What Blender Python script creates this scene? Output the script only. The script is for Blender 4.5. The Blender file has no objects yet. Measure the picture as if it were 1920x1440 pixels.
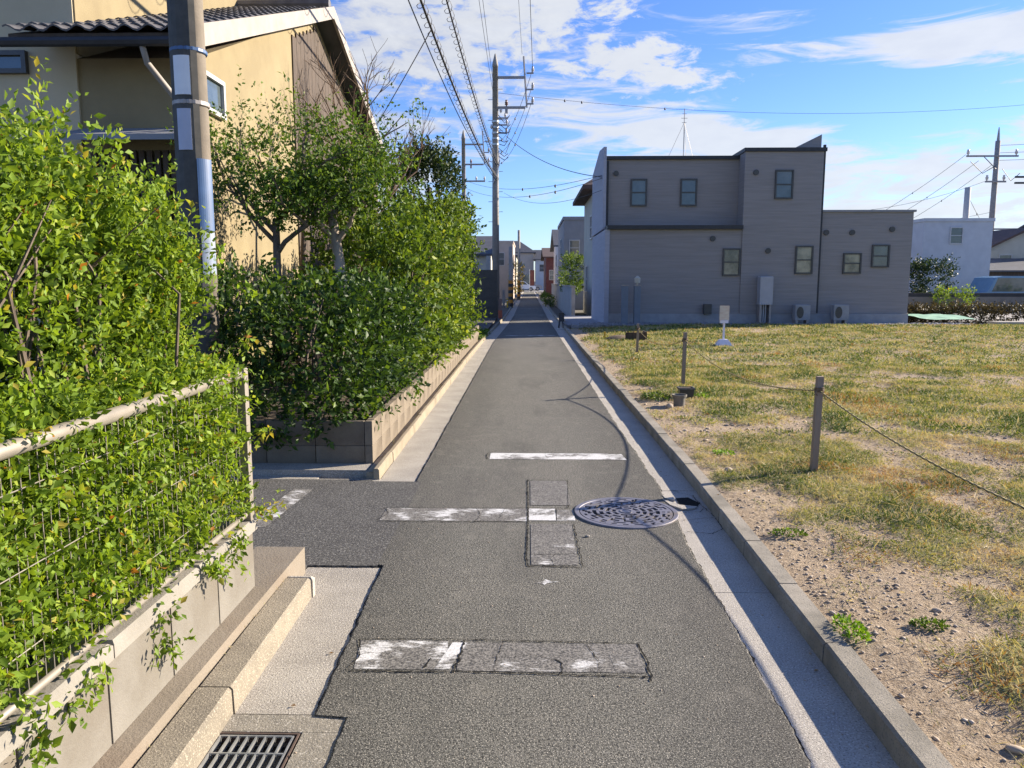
import bpy, math, random
import numpy as np
from mathutils import Vector, noise

random.seed(7)
RNG = np.random.default_rng(11)
R = math.radians
scene = bpy.context.scene
COL = scene.collection

# ------------------------------------------------------------------ camera
cam_d = bpy.data.cameras.new('camera')
cam = bpy.data.objects.new('camera', cam_d)
COL.objects.link(cam)
scene.camera = cam
PITCH = math.atan(193/1442)
YAW = math.atan(30/1442)
cam.location = (0, 0, 1.5)
cam.rotation_euler = (math.pi/2-PITCH, 0, YAW)
cam_d.sensor_width = 36
cam_d.lens = 36*1442/1920
cam_d.clip_start = 0.05
cam_d.clip_end = 3000

# ------------------------------------------------------------------ sun and sky
SUN_EL = R(21.5)
SUN_AZ = R(23.5)          # from +X towards +Y
sd = Vector((math.cos(SUN_EL)*math.cos(SUN_AZ), math.cos(SUN_EL)*math.sin(SUN_AZ), math.sin(SUN_EL)))
sun_d = bpy.data.lights.new('sun', 'SUN')
sun_d.energy = 5.0
sun_d.angle = R(0.53)
sun_d.color = (1.0, 0.87, 0.70)
sun = bpy.data.objects.new('sun', sun_d)
COL.objects.link(sun)
sun.rotation_euler = sd.to_track_quat('Z', 'Y').to_euler()

scene.view_settings.view_transform = 'Standard'
scene.view_settings.look = 'None'
scene.view_settings.gamma = 1
scene.view_settings.use_curve_mapping = False
scene.view_settings.exposure = 1.35


class NT:
    """small helper round a node tree"""
    def __init__(s, tree):
        s.t = tree
        s.n = tree.nodes
        s.l = tree.links

    def node(s, typ, **kw):
        n = s.n.new(typ)
        for k, v in kw.items():
            setattr(n, k, v)
        return n

    def put(s, sock, v):
        if isinstance(v, bpy.types.NodeSocket):
            s.l.new(v, sock)
        else:
            sock.default_value = v

    def m(s, op, a, b=None, c=None, clamp=False):
        n = s.node('ShaderNodeMath', operation=op)
        n.use_clamp = clamp
        s.put(n.inputs[0], a)
        if b is not None:
            s.put(n.inputs[1], b)
        if c is not None:
            s.put(n.inputs[2], c)
        return n.outputs[0]

    def mix(s, f, a, b, blend='MIX'):
        n = s.node('ShaderNodeMix', data_type='RGBA', blend_type=blend)
        s.put(n.inputs['Factor'], f)
        s.put(n.inputs['A'], a if isinstance(a, bpy.types.NodeSocket) else (*a[:3], 1))
        s.put(n.inputs['B'], b if isinstance(b, bpy.types.NodeSocket) else (*b[:3], 1))
        return n.outputs['Result']

    def rng(s, v, a, b, c=0, d=1, smooth=False):
        n = s.node('ShaderNodeMapRange')
        if smooth:
            n.interpolation_type = 'SMOOTHSTEP'
        s.put(n.inputs['Value'], v)
        for k, x in zip(('From Min', 'From Max', 'To Min', 'To Max'), (a, b, c, d)):
            s.put(n.inputs[k], x)
        return n.outputs[0]

    def noise(s, vec, scale, detail=4, rough=0.55, dist=0):
        n = s.node('ShaderNodeTexNoise')
        if vec is not None:
            s.put(n.inputs['Vector'], vec)
        n.inputs['Scale'].default_value = scale
        n.inputs['Detail'].default_value = detail
        n.inputs['Roughness'].default_value = rough
        n.inputs['Distortion'].default_value = dist
        return n.outputs['Fac']

    def scale(s, vec, v, loc=(0, 0, 0)):
        n = s.node('ShaderNodeMapping')
        s.put(n.inputs['Vector'], vec)
        n.inputs['Scale'].default_value = v
        n.inputs['Location'].default_value = loc
        return n.outputs[0]


world = bpy.data.worlds.new('World')
scene.world = world
world.use_nodes = True
w = NT(world.node_tree)
w.n.clear()
sky = w.node('ShaderNodeTexSky', sky_type='NISHITA')
sky.sun_disc = False
sky.sun_elevation = SUN_EL
sky.sun_rotation = math.atan2(sd.x, sd.y)
sky.air_density = 1.0
sky.dust_density = 0.3
sky.ozone_density = 3.0
tc = w.node('ShaderNodeTexCoord')
sep = w.node('ShaderNodeSeparateXYZ')
w.l.new(tc.outputs['Generated'], sep.inputs[0])
X, Y, Z = sep.outputs
az = w.m('MULTIPLY', w.m('ARCTAN2', X, Y), 180/math.pi)
el = w.m('MULTIPLY', w.m('ARCSINE', Z), 180/math.pi)
comb = w.node('ShaderNodeCombineXYZ')
w.put(comb.inputs[0], az)
w.put(comb.inputs[1], w.m('MULTIPLY', el, 2.2))
P = comb.outputs[0]
# puffy noise and streaked noise
puff = w.noise(P, 0.36, 10, 0.66, 0.35)
stk = w.noise(w.scale(P, (0.5, 1.3, 1), (7, 3, 0)), 0.24, 9, 0.64, 1.2)
big = w.noise(w.scale(P, (1, 1, 1), (31, 5, 0)), 0.05, 3, 0.5)


def blob(a0, e0, sa, se, k, tilt=0.0):
    da = w.m('DIVIDE', w.m('SUBTRACT', az, a0), sa)
    e1 = w.m('SUBTRACT', w.m('SUBTRACT', el, e0), w.m('MULTIPLY', w.m('SUBTRACT', az, a0), tilt))
    de = w.m('DIVIDE', e1, se)
    r2 = w.m('ADD', w.m('MULTIPLY', da, da), w.m('MULTIPLY', de, de))
    return w.m('MULTIPLY', w.m('EXPONENT', w.m('MULTIPLY', r2, -1.0)), k)


def total(lst):
    t = lst[0]
    for b in lst[1:]:
        t = w.m('ADD', t, b)
    return t


base_cov = w.rng(big, 0.35, 0.60, -0.10, 0.12)
pm = total([blob(-9, 17, 8, 6, 0.24), blob(3.0, 19.0, 6.5, 2.0, 0.27, 0.12), blob(8.5, 14.8, 6.0, 1.6, 0.30, -0.12),
            blob(-2.5, 13, 4, 3, 0.10), blob(12, 9, 8, 2.0, -0.12), blob(16, 17.5, 4.5, 2.5, -0.35), blob(21, 12, 5, 3, -0.25),
            blob(33, 19, 13, 3.0, -0.35), blob(-1, 5, 6, 3.0, -0.30)])
pd = w.rng(w.m('ADD', w.m('ADD', puff, pm), w.m('MULTIPLY', base_cov, 0.35)), 0.60, 0.76, 0, 1, True)
sm = total([blob(27.5, 14.6, 6.3, 1.35, 0.54, -0.04), blob(27, 7.0, 11, 2.6, 0.20), blob(12, 9.8, 9, 1.6, 0.26, -0.10),
            blob(-9, 12, 9, 8, 0.26), blob(12, 7, 10, 1.8, 0.16), blob(24, 3.0, 14, 2.2, 0.24),
            blob(33, 19, 12, 2.5, -0.25), blob(17, 12.6, 4, 1.5, -0.16), blob(-2, 4.5, 6, 3.0, -0.16), blob(2, 6, 4, 1.0, 0.10)])
st = w.rng(w.m('ADD', w.m('ADD', stk, sm), base_cov), 0.55, 0.80, 0, 1, True)
cover = w.m('SUBTRACT', 1.0, w.m('MULTIPLY', w.m('SUBTRACT', 1.0, w.m('MULTIPLY', pd, 0.95)), w.m('SUBTRACT', 1.0, w.m('MULTIPLY', st, 0.9))))
shade = w.noise(w.scale(P, (1, 1.2, 1), (3, 0.7, 0)), 0.33, 6, 0.6, 0.2)
shf = w.rng(shade, 0.36, 0.62)
lilac = w.m('MULTIPLY', total([blob(-10, 14, 10, 9, 0.75), blob(4, 15, 10, 6, 0.25)]), w.rng(puff, 0.3, 0.7, 1.0, 0.25))
cw = w.mix(w.m('MAXIMUM', w.m('MULTIPLY', shf, 0.16), lilac), (3.3, 3.42, 3.6), (1.95, 2.12, 2.65))
hz = w.rng(el, 0, 14, 0.55, 0.0)
skyc = w.mix(w.rng(el, 0, 16, 0.72, 1.0), sky.outputs[0], w.mix(1.0, sky.outputs[0], (0.43, 0.555, 0.88), 'MULTIPLY'))
final = w.mix(cover, skyc, cw)
bg = w.node('ShaderNodeBackground')
w.l.new(final, bg.inputs[0])
bg.inputs[1].default_value = 0.10
wo = w.node('ShaderNodeOutputWorld')
w.l.new(bg.outputs[0], wo.inputs[0])

# ------------------------------------------------------------------ materials
MATS = {}


def mat(name, c1, c2=None, scale=6.0, rough=0.8, bump=0.0, bscale=None, detail=6, contrast=(0.35, 0.65),
        stretch=None, speck=None, metal=0.0, spec=0.5, patch=None):
    """procedural surface: two colours mixed by noise, optional specks, patches and bump"""
    if name in MATS:
        return MATS[name]
    m = bpy.data.materials.new(name)
    m.use_nodes = True
    t = NT(m.node_tree)
    b = t.n['Principled BSDF']
    co = t.node('ShaderNodeTexCoord').outputs['Object']
    v = t.scale(co, stretch) if stretch else co
    c2 = c2 or tuple(x*0.8 for x in c1)
    f = t.rng(t.noise(v, scale, detail, 0.6), contrast[0], contrast[1])
    col = t.mix(f, c1, c2)
    if patch:
        pf = t.rng(t.noise(co, patch[1], 5, 0.6), patch[2], patch[3])
        col = t.mix(pf, col, patch[0])
    if speck:
        sn = t.noise(co, speck[1], 2, 0.5)
        col = t.mix(t.rng(sn, speck[2], speck[3]), col, speck[0])
        if len(speck) > 4:
            sn2 = t.noise(t.scale(co, (1, 1, 1), (5, 9, 2)), speck[1]*0.8, 2, 0.5)
            col = t.mix(t.rng(sn2, speck[2], speck[3]), col, speck[4])
    t.l.new(col, b.inputs['Base Color'])
    b.inputs['Roughness'].default_value = rough
    b.inputs['Metallic'].default_value = metal
    b.inputs['Specular IOR Level'].default_value = spec
    if bump:
        bn = t.node('ShaderNodeBump')
        bn.inputs['Strength'].default_value = bump
        bn.inputs['Distance'].default_value = 0.01
        t.l.new(t.noise(v, bscale or scale*4, 5, 0.65), bn.inputs['Height'])
        t.l.new(bn.outputs[0], b.inputs['Normal'])
    MATS[name] = m
    return m


def leaf_mat(name, stops, trans=0.42, rough=0.55):
    m = bpy.data.materials.new(name)
    m.use_nodes = True
    t = NT(m.node_tree)
    b = t.n['Principled BSDF']
    at = t.node('ShaderNodeAttribute')
    at.attribute_name = 'rnd'
    cr = t.node('ShaderNodeValToRGB')
    t.l.new(at.outputs['Fac'], cr.inputs[0])
    e = cr.color_ramp.elements
    while len(e) < len(stops):
        e.new(0.5)
    for i, (p, c) in enumerate(stops):
        e[i].position = p
        e[i].color = (*c, 1)
    t.l.new(cr.outputs[0], b.inputs['Base Color'])
    b.inputs['Roughness'].default_value = rough
    b.inputs['Specular IOR Level'].default_value = 0.28
    tr = t.node('ShaderNodeBsdfTranslucent')
    t.l.new(t.mix(1.0, cr.outputs[0], (1.25, 1.15, 0.55), 'MULTIPLY'), tr.inputs[0])
    mx = t.node('ShaderNodeMixShader')
    mx.inputs[0].default_value = trans
    t.l.new(b.outputs[0], mx.inputs[1])
    t.l.new(tr.outputs[0], mx.inputs[2])
    t.l.new(mx.outputs[0], t.n['Material Output'].inputs[0])
    MATS[name] = m
    return m


# asphalt: dark binder with pale and dark aggregate, worn paler down the middle, fresh and black at the joints
def asphalt_mat():
    m = bpy.data.materials.new('asphalt')
    m.use_nodes = True
    t = NT(m.node_tree)
    b = t.n['Principled BSDF']
    co = t.node('ShaderNodeTexCoord').outputs['Object']
    sp = t.node('ShaderNodeSeparateXYZ')
    t.l.new(co, sp.inputs[0])
    n1 = t.noise(co, 1.3, 5, 0.6)
    n2 = t.noise(co, 95, 4, 0.78)
    n3 = t.noise(t.scale(co, (1, 1, 1), (3, 1, 0)), 190, 2, 0.6)
    ax = t.m('ABSOLUTE', t.m('SUBTRACT', sp.outputs[0], 0.05))
    wear = t.rng(t.m('ADD', ax, t.m('MULTIPLY', t.m('SUBTRACT', n1, 0.5), 0.7)), 0.35, 1.05)
    side = t.rng(sp.outputs[0], -1.3, -0.75, 1, 0)
    wear = t.m('MAXIMUM', wear, side)
    base = t.mix(wear, (0.140, 0.138, 0.118), (0.062, 0.061, 0.053))
    base = t.mix(t.m('MULTIPLY', t.rng(n1, 0.45, 0.75), 0.35), base, (0.22, 0.205, 0.175))
    base = t.mix(t.rng(n2, 0.44, 0.55), t.mix(0.80, base, (0.010, 0.010, 0.010)), base)
    base = t.mix(t.m('MULTIPLY', t.rng(n3, 0.57, 0.66), t.rng(wear, 0, 1, 0.95, 0.7)), base, (0.50, 0.47, 0.40))
    n4 = t.noise(t.scale(co, (1, 0.25, 1), (9, 2, 0)), 2.2, 5, 0.65)
    base = t.mix(t.m('MULTIPLY', t.rng(n4, 0.50, 0.72), 0.45), base, (0.045, 0.044, 0.040))
    n5 = t.noise(co, 7.0, 4, 0.6)
    base = t.mix(t.m('MULTIPLY', t.rng(n5, 0.56, 0.72), 0.30), base, (0.24, 0.225, 0.19))
    t.l.new(base, b.inputs['Base Color'])
    b.inputs['Roughness'].default_value = 0.82
    b.inputs['Specular IOR Level'].default_value = 0.35
    bn = t.node('ShaderNodeBump')
    bn.inputs['Strength'].default_value = 1.0
    bn.inputs['Distance'].default_value = 0.005
    hh = t.m('ADD', n2, t.m('MULTIPLY', n3, 0.5))
    t.l.new(hh, bn.inputs['Height'])
    t.l.new(bn.outputs[0], b.inputs['Normal'])
    MATS['asphalt'] = m
    return m


def paint_mat(name, thr, lo=0.10):
    """road paint worn through to the asphalt"""
    m = bpy.data.materials.new(name)
    m.use_nodes = True
    t = NT(m.node_tree)
    b = t.n['Principled BSDF']
    co = t.node('ShaderNodeTexCoord').outputs['Object']
    n1 = t.noise(co, 4.5, 3, 0.5)
    n2 = t.noise(t.scale(co, (0.5, 1.7, 1)), 34, 7, 0.8)
    n3 = t.noise(co, 110, 3, 0.7)
    f = t.rng(t.m('ADD', t.m('MULTIPLY', n1, 0.6), t.m('MULTIPLY', n2, 0.65)), thr-0.03, thr+0.04)
    dark = t.mix(t.rng(n3, 0.4, 0.62), (0.05, 0.048, 0.043), (0.26, 0.245, 0.215))
    white = t.mix(t.rng(n3, 0.35, 0.6), (0.48, 0.48, 0.46), (0.70, 0.70, 0.68))
    t.l.new(t.mix(f, dark, white), b.inputs['Base Color'])
    b.inputs['Roughness'].default_value = 0.7
    bn = t.node('ShaderNodeBump')
    bn.inputs['Strength'].default_value = 0.5
    bn.inputs['Distance'].default_value = 0.003
    t.l.new(n3, bn.inputs['Height'])
    t.l.new(bn.outputs[0], b.inputs['Normal'])
    MATS[name] = m
    return m


def field_mat():
    m = bpy.data.materials.new('soil_and_turf')
    m.use_nodes = True
    t = NT(m.node_tree)
    b = t.n['Principled BSDF']
    co = t.node('ShaderNodeTexCoord').outputs['Object']
    at = t.node('ShaderNodeAttribute')
    at.attribute_name = 'turf'
    n1 = t.noise(co, 2.0, 6, 0.65)
    n2 = t.noise(co, 38, 5, 0.7)
    n3 = t.noise(t.scale(co, (1, 1.0, 1), (4, 4, 0)), 9, 6, 0.7)
    n6 = t.noise(co, 130, 3, 0.7)
    soil = t.mix(t.rng(n2, 0.32, 0.66), (0.25, 0.185, 0.120), (0.52, 0.425, 0.305))
    soil = t.mix(t.m('MULTIPLY', t.rng(n6, 0.55, 0.66), 0.6), soil, (0.60, 0.50, 0.36))
    soil = t.mix(t.m('MULTIPLY', t.rng(n6, 0.45, 0.36), 0.7), soil, (0.10, 0.07, 0.045))
    soil = t.mix(t.rng(n1, 0.4, 0.7, 0, 0.5), soil, (0.36, 0.27, 0.18))
    turf = t.mix(t.rng(n3, 0.35, 0.62), (0.17, 0.18, 0.050), (0.42, 0.365, 0.20))
    n7 = t.noise(t.scale(co, (1, 1.2, 1), (8, 1, 0)), 2.6, 5, 0.65)
    turf = t.mix(t.rng(n7, 0.48, 0.62, 0, 0.8), turf, (0.12, 0.165, 0.036))
    turf = t.mix(t.rng(n2, 0.45, 0.7, 0, 0.6), turf, (0.065, 0.062, 0.022))
    f = t.rng(t.m('ADD', at.outputs['Fac'], t.m('MULTIPLY', t.m('SUBTRACT', n3, 0.5), 0.6)), 0.35, 0.6)
    t.l.new(t.mix(f, soil, turf), b.inputs['Base Color'])
    b.inputs['Roughness'].default_value = 0.95
    b.inputs['Specular IOR Level'].default_value = 0.15
    bn = t.node('ShaderNodeBump')
    bn.inputs['Strength'].default_value = 1.0
    bn.inputs['Distance'].default_value = 0.02
    t.l.new(t.m('ADD', t.m('ADD', n2, t.m('MULTIPLY', n3, 0.8)), t.m('MULTIPLY', n6, 0.5)), bn.inputs['Height'])
    t.l.new(bn.outputs[0], b.inputs['Normal'])
    MATS['field'] = m
    return m


ASPH = asphalt_mat()
PAINT_W = paint_mat('worn_white_paint', 0.745)
PAINT_M = paint_mat('half_worn_white_paint', 0.675)
PAINT_F = paint_mat('fresh_white_paint', 0.585)
FIELD = field_mat()
CONC = mat('gutter_concrete', (0.40, 0.37, 0.315), (0.29, 0.265, 0.225), 3, 0.9, 0.6, 140, speck=((0.19, 0.17, 0.145), 150, 0.55, 0.66, (0.52, 0.49, 0.42)))
CONC_R = mat('exposed_gutter_concrete', (0.44, 0.41, 0.355), (0.35, 0.325, 0.285), 2.5, 0.9, 0.5, 160, speck=((0.18, 0.17, 0.15), 150, 0.56, 0.66, (0.56, 0.53, 0.47)))
KERB = mat('kerb_concrete', (0.345, 0.31, 0.25), (0.26, 0.235, 0.185), 5, 0.9, 0.4, 130, speck=((0.15, 0.14, 0.12), 120, 0.58, 0.68), patch=((0.17, 0.155, 0.12), 2.6, 0.46, 0.66))
KERB_L = mat('kerb_weathered_tan', (0.27, 0.235, 0.175), (0.19, 0.165, 0.125), 6, 0.92, 0.6, 120, speck=((0.42, 0.37, 0.28), 150, 0.58, 0.66))
BLOCK_P = mat('planter_block_concrete', (0.215, 0.178, 0.130), (0.165, 0.133, 0.094), 3, 0.95, 0.5, 60, patch=((0.105, 0.082, 0.056), 2.0, 0.45, 0.68))
BLOCK = mat('wall_block_concrete', (0.205, 0.190, 0.162), (0.160, 0.147, 0.122), 3, 0.9, 0.3, 90, patch=((0.135, 0.110, 0.080), 1.5, 0.45, 0.70))
COPING = mat('coping_concrete', (0.28, 0.26, 0.225), (0.21, 0.195, 0.165), 4, 0.9, 0.3, 90)
FOOT = mat('footing_mortar', (0.19, 0.160, 0.120), (0.235, 0.20, 0.155), 2.2, 0.95, 0.4, 90, patch=((0.17, 0.12, 0.08), 1.2, 0.55, 0.75))
CRACK = mat('crack_black', (0.012, 0.012, 0.011), (0.03, 0.03, 0.028), 60, 1.0, spec=0.1)
IRON = mat('cast_iron', (0.24, 0.235, 0.265), (0.18, 0.175, 0.20), 9, 0.48, 0.15, 90, metal=0.35, patch=((0.24, 0.20, 0.15), 5, 0.56, 0.72))
IRON_D = mat('cast_iron_recess', (0.030, 0.028, 0.028), (0.065, 0.055, 0.045), 20, 0.8, spec=0.2)
GALV = mat('galvanised_steel', (0.50, 0.51, 0.50), (0.36, 0.37, 0.37), 25, 0.42, metal=0.7)
PIT = mat('drain_dark', (0.02, 0.02, 0.022), (0.035, 0.035, 0.035), 9, 0.9)
ALU = mat('weathered_aluminium', (0.30, 0.27, 0.23), (0.24, 0.215, 0.18), 12, 0.55, metal=0.4)
WIRE = mat('mesh_wire', (0.24, 0.22, 0.18), (0.17, 0.155, 0.13), 20, 0.5, metal=0.4)
WOOD = mat('weathered_stake_wood', (0.28, 0.225, 0.18), (0.20, 0.155, 0.12), 9, 0.85, 0.3, 60, stretch=(1, 1, 0.12))
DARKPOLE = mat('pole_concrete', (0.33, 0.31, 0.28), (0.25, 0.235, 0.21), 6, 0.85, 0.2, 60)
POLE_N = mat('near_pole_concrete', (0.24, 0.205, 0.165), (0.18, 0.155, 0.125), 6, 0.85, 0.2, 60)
SLEEVE_SHADE = mat('sleeve_and_pole_shade', (0.045, 0.045, 0.04), (0.07, 0.068, 0.06), 14, 0.7)
STEEL = mat('arm_steel', (0.36, 0.33, 0.31), (0.27, 0.25, 0.235), 9, 0.5, metal=0.3)
PORC = mat('insulator_porcelain', (0.62, 0.58, 0.55), (0.5, 0.46, 0.44), 9, 0.3)
CABLE = mat('cable_black', (0.03, 0.03, 0.035), (0.05, 0.05, 0.055), 9, 0.6)
WHITE = mat('white_plate', (0.74, 0.76, 0.77), (0.66, 0.68, 0.7), 6, 0.5)
GREYPL = mat('grey_plate', (0.42, 0.45, 0.55), (0.36, 0.39, 0.48), 6, 0.5)
BLUE = mat('blue_plate', (0.05, 0.11, 0.24), (0.035, 0.085, 0.19), 6, 0.45)
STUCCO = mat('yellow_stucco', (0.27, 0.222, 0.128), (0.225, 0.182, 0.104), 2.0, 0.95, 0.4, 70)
STUCCO_SHADE = mat('shaded_stucco', (0.52, 0.45, 0.31), (0.46, 0.40, 0.27), 2.0, 0.95, 0.3, 70)  # yellow stucco with the greyer cast of shade mixed into its colour
TILE = mat('grey_roof_tile', (0.125, 0.125, 0.135), (0.075, 0.075, 0.083), 5, 0.55, 0.2, 60)
BARGE = mat('white_painted_board', (0.32, 0.29, 0.26), (0.26, 0.235, 0.21), 5, 0.7)
BROWNW = mat('brown_board', (0.050, 0.036, 0.026), (0.085, 0.060, 0.043), 6, 0.8, 0.3, 40, stretch=(3, 3, 0.4))
BARK = mat('bark', (0.16, 0.125, 0.095), (0.085, 0.065, 0.05), 9, 0.95, 0.8, 30, stretch=(1, 1, 0.25))
BARK_P = mat('pale_bark', (0.38, 0.32, 0.26), (0.24, 0.195, 0.155), 7, 0.95, 0.6, 30, stretch=(1, 1, 0.3))
TWIG = mat('twig_brown', (0.17, 0.115, 0.08), (0.11, 0.075, 0.05), 9, 0.95)
SIDING = mat('grey_siding', (0.285, 0.272, 0.266), (0.225, 0.215, 0.211), 4.0, 0.75, 0.35, 9, stretch=(0.25, 0.25, 5.5), contrast=(0.3, 0.7))
SIDING_B = mat('pale_side_siding', (0.38, 0.40, 0.46), (0.33, 0.35, 0.41), 4.0, 0.75, 0.2, 9, stretch=(0.25, 0.25, 4))  # paler, bluer tone for the left side walls only
TRIM = mat('black_trim', (0.018, 0.02, 0.024), (0.03, 0.032, 0.036), 8, 0.5)
FOUND = mat('foundation_render', (0.33, 0.34, 0.35), (0.27, 0.28, 0.29), 4, 0.9)
FRAME = mat('window_frame_dark', (0.045, 0.045, 0.045), (0.065, 0.065, 0.06), 9, 0.4)
FRAMEW = mat('window_frame_light', (0.5, 0.5, 0.5), (0.42, 0.42, 0.42), 9, 0.4)
GLASS = mat('window_glass', (0.045, 0.06, 0.065), (0.10, 0.125, 0.135), 1.4, 0.06, spec=1.0)
GLASSY = mat('curtained_glass', (0.30, 0.28, 0.20), (0.06, 0.06, 0.045), 2.2, 0.1, spec=0.8)
CREAM = mat('cream_render', (0.50, 0.49, 0.42), (0.44, 0.43, 0.37), 2, 0.9)
BWHITE = mat('pale_grey_render', (0.50, 0.52, 0.55), (0.44, 0.46, 0.49), 2, 0.9)
BGREY = mat('mid_grey_render', (0.26, 0.27, 0.29), (0.22, 0.23, 0.25), 2, 0.9)
BTAN = mat('tan_render', (0.48, 0.41, 0.35), (0.42, 0.36, 0.31), 2, 0.9)
BRED = mat('dark_red_board', (0.16, 0.055, 0.05), (0.11, 0.04, 0.038), 3, 0.8)
ROOFB = mat('brown_roof_tiles', (0.105, 0.068, 0.055), (0.07, 0.047, 0.04), 3, 0.8, 0.3, 40)
ROOFG = mat('slate_roof_tiles', (0.085, 0.09, 0.105), (0.06, 0.065, 0.075), 3, 0.7, 0.3, 40)
DWALL = mat('dark_block_wall', (0.085, 0.088, 0.082), (0.06, 0.062, 0.058), 3, 0.9, 0.3, 40)
LWALL = mat('pale_block_wall', (0.42, 0.41, 0.39), (0.33, 0.32, 0.30), 3, 0.9, 0.3, 40)
REDP = mat('terracotta_paint', (0.33, 0.10, 0.06), (0.26, 0.08, 0.05), 4, 0.8)
YELLOW = mat('yellow_plastic', (0.75, 0.46, 0.03), (0.65, 0.38, 0.02), 6, 0.5)
ORANGE = mat('orange_plastic', (0.60, 0.24, 0.02), (0.50, 0.19, 0.02), 6, 0.5)
BLACKP = mat('black_plastic', (0.02, 0.02, 0.022), (0.032, 0.032, 0.034), 9, 0.35)
POTG = mat('old_clay_pot', (0.20, 0.185, 0.155), (0.13, 0.12, 0.10), 12, 0.85, 0.3, 60)
SOIL = mat('pot_soil', (0.07, 0.05, 0.035), (0.10, 0.075, 0.05), 40, 1.0, 0.6, 80)
STONE = mat('pebble_stone', (0.42, 0.335, 0.24), (0.27, 0.215, 0.155), 22, 0.85, patch=((0.44, 0.39, 0.33), 9, 0.45, 0.7))
GRAVEL = mat('grey_gravel', (0.30, 0.30, 0.31), (0.16, 0.16, 0.17), 14, 0.9, 0.6, 40)
GREENS = mat('pale_green_sheet', (0.30, 0.50, 0.33), (0.24, 0.42, 0.28), 4, 0.6)
SIGNW = mat('white_plastic', (0.74, 0.74, 0.86), (0.68, 0.68, 0.80), 9, 0.45)
CARW = mat('white_car_paint', (0.75, 0.76, 0.78), (0.70, 0.71, 0.73), 3, 0.25)
CARB = mat('pale_blue_car_paint', (0.16, 0.30, 0.44), (0.14, 0.27, 0.40), 3, 0.25)
TYRE = mat('tyre_rubber', (0.02, 0.02, 0.02), (0.03, 0.03, 0.03), 9, 0.8)
BASEG = mat('town_ground', (0.13, 0.12, 0.10), (0.10, 0.095, 0.075), 0.6, 0.95)
DRYLEAF = mat('dry_leaf', (0.40, 0.24, 0.09), (0.30, 0.16, 0.06), 30, 0.8)

L_HEDGE = leaf_mat('hedge_leaf', [(0, (0.055, 0.10, 0.016)), (0.35, (0.13, 0.21, 0.020)), (0.75, (0.225, 0.345, 0.035)), (0.95, (0.37, 0.43, 0.07)), (1.0, (0.40, 0.17, 0.04))], 0.45)
L_DARK = leaf_mat('dark_hedge_leaf', [(0, (0.014, 0.036, 0.010)), (0.5, (0.045, 0.095, 0.014)), (0.85, (0.13, 0.21, 0.022)), (1.0, (0.24, 0.32, 0.04))], 0.36, 0.5)
L_MID = leaf_mat('mid_hedge_leaf', [(0, (0.03, 0.065, 0.012)), (0.5, (0.085, 0.15, 0.018)), (0.85, (0.17, 0.25, 0.028)), (1.0, (0.28, 0.33, 0.05))], 0.38)
L_TREE = leaf_mat('tree_leaf', [(0, (0.025, 0.06, 0.014)), (0.5, (0.07, 0.135, 0.018)), (1.0, (0.17, 0.26, 0.035))], 0.38)
L_CONI = leaf_mat('conifer_leaf', [(0, (0.012, 0.030, 0.014)), (0.6, (0.035, 0.065, 0.020)), (1.0, (0.085, 0.12, 0.03))], 0.2)
L_WEED = leaf_mat('weed_leaf', [(0, (0.06, 0.14, 0.015)), (0.5, (0.14, 0.28, 0.02)), (1.0, (0.28, 0.42, 0.05))], 0.4)
L_GRASS = leaf_mat('grass_blade', [(0, (0.055, 0.105, 0.016)), (0.30, (0.175, 0.225, 0.036)), (0.52, (0.36, 0.36, 0.10)), (0.74, (0.46, 0.395, 0.20)), (0.93, (0.58, 0.49, 0.32)), (1.0, (0.36, 0.19, 0.065))], 0.25, 0.7)


def rope_mat():
    m = bpy.data.materials.new('yellow_black_rope')
    m.use_nodes = True
    t = NT(m.node_tree)
    b = t.n['Principled BSDF']
    at = t.node('ShaderNodeAttribute')
    at.attribute_name = 'twist'
    f = t.rng(t.m('SINE', at.outputs['Fac']), -0.15, 0.05)
    t.l.new(t.mix(f, (0.06, 0.045, 0.02), (0.50, 0.40, 0.16)), b.inputs['Base Color'])
    b.inputs['Roughness'].default_value = 0.8
    return m


ROPE = rope_mat()

# ------------------------------------------------------------------ mesh builder
ORG = {}


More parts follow.
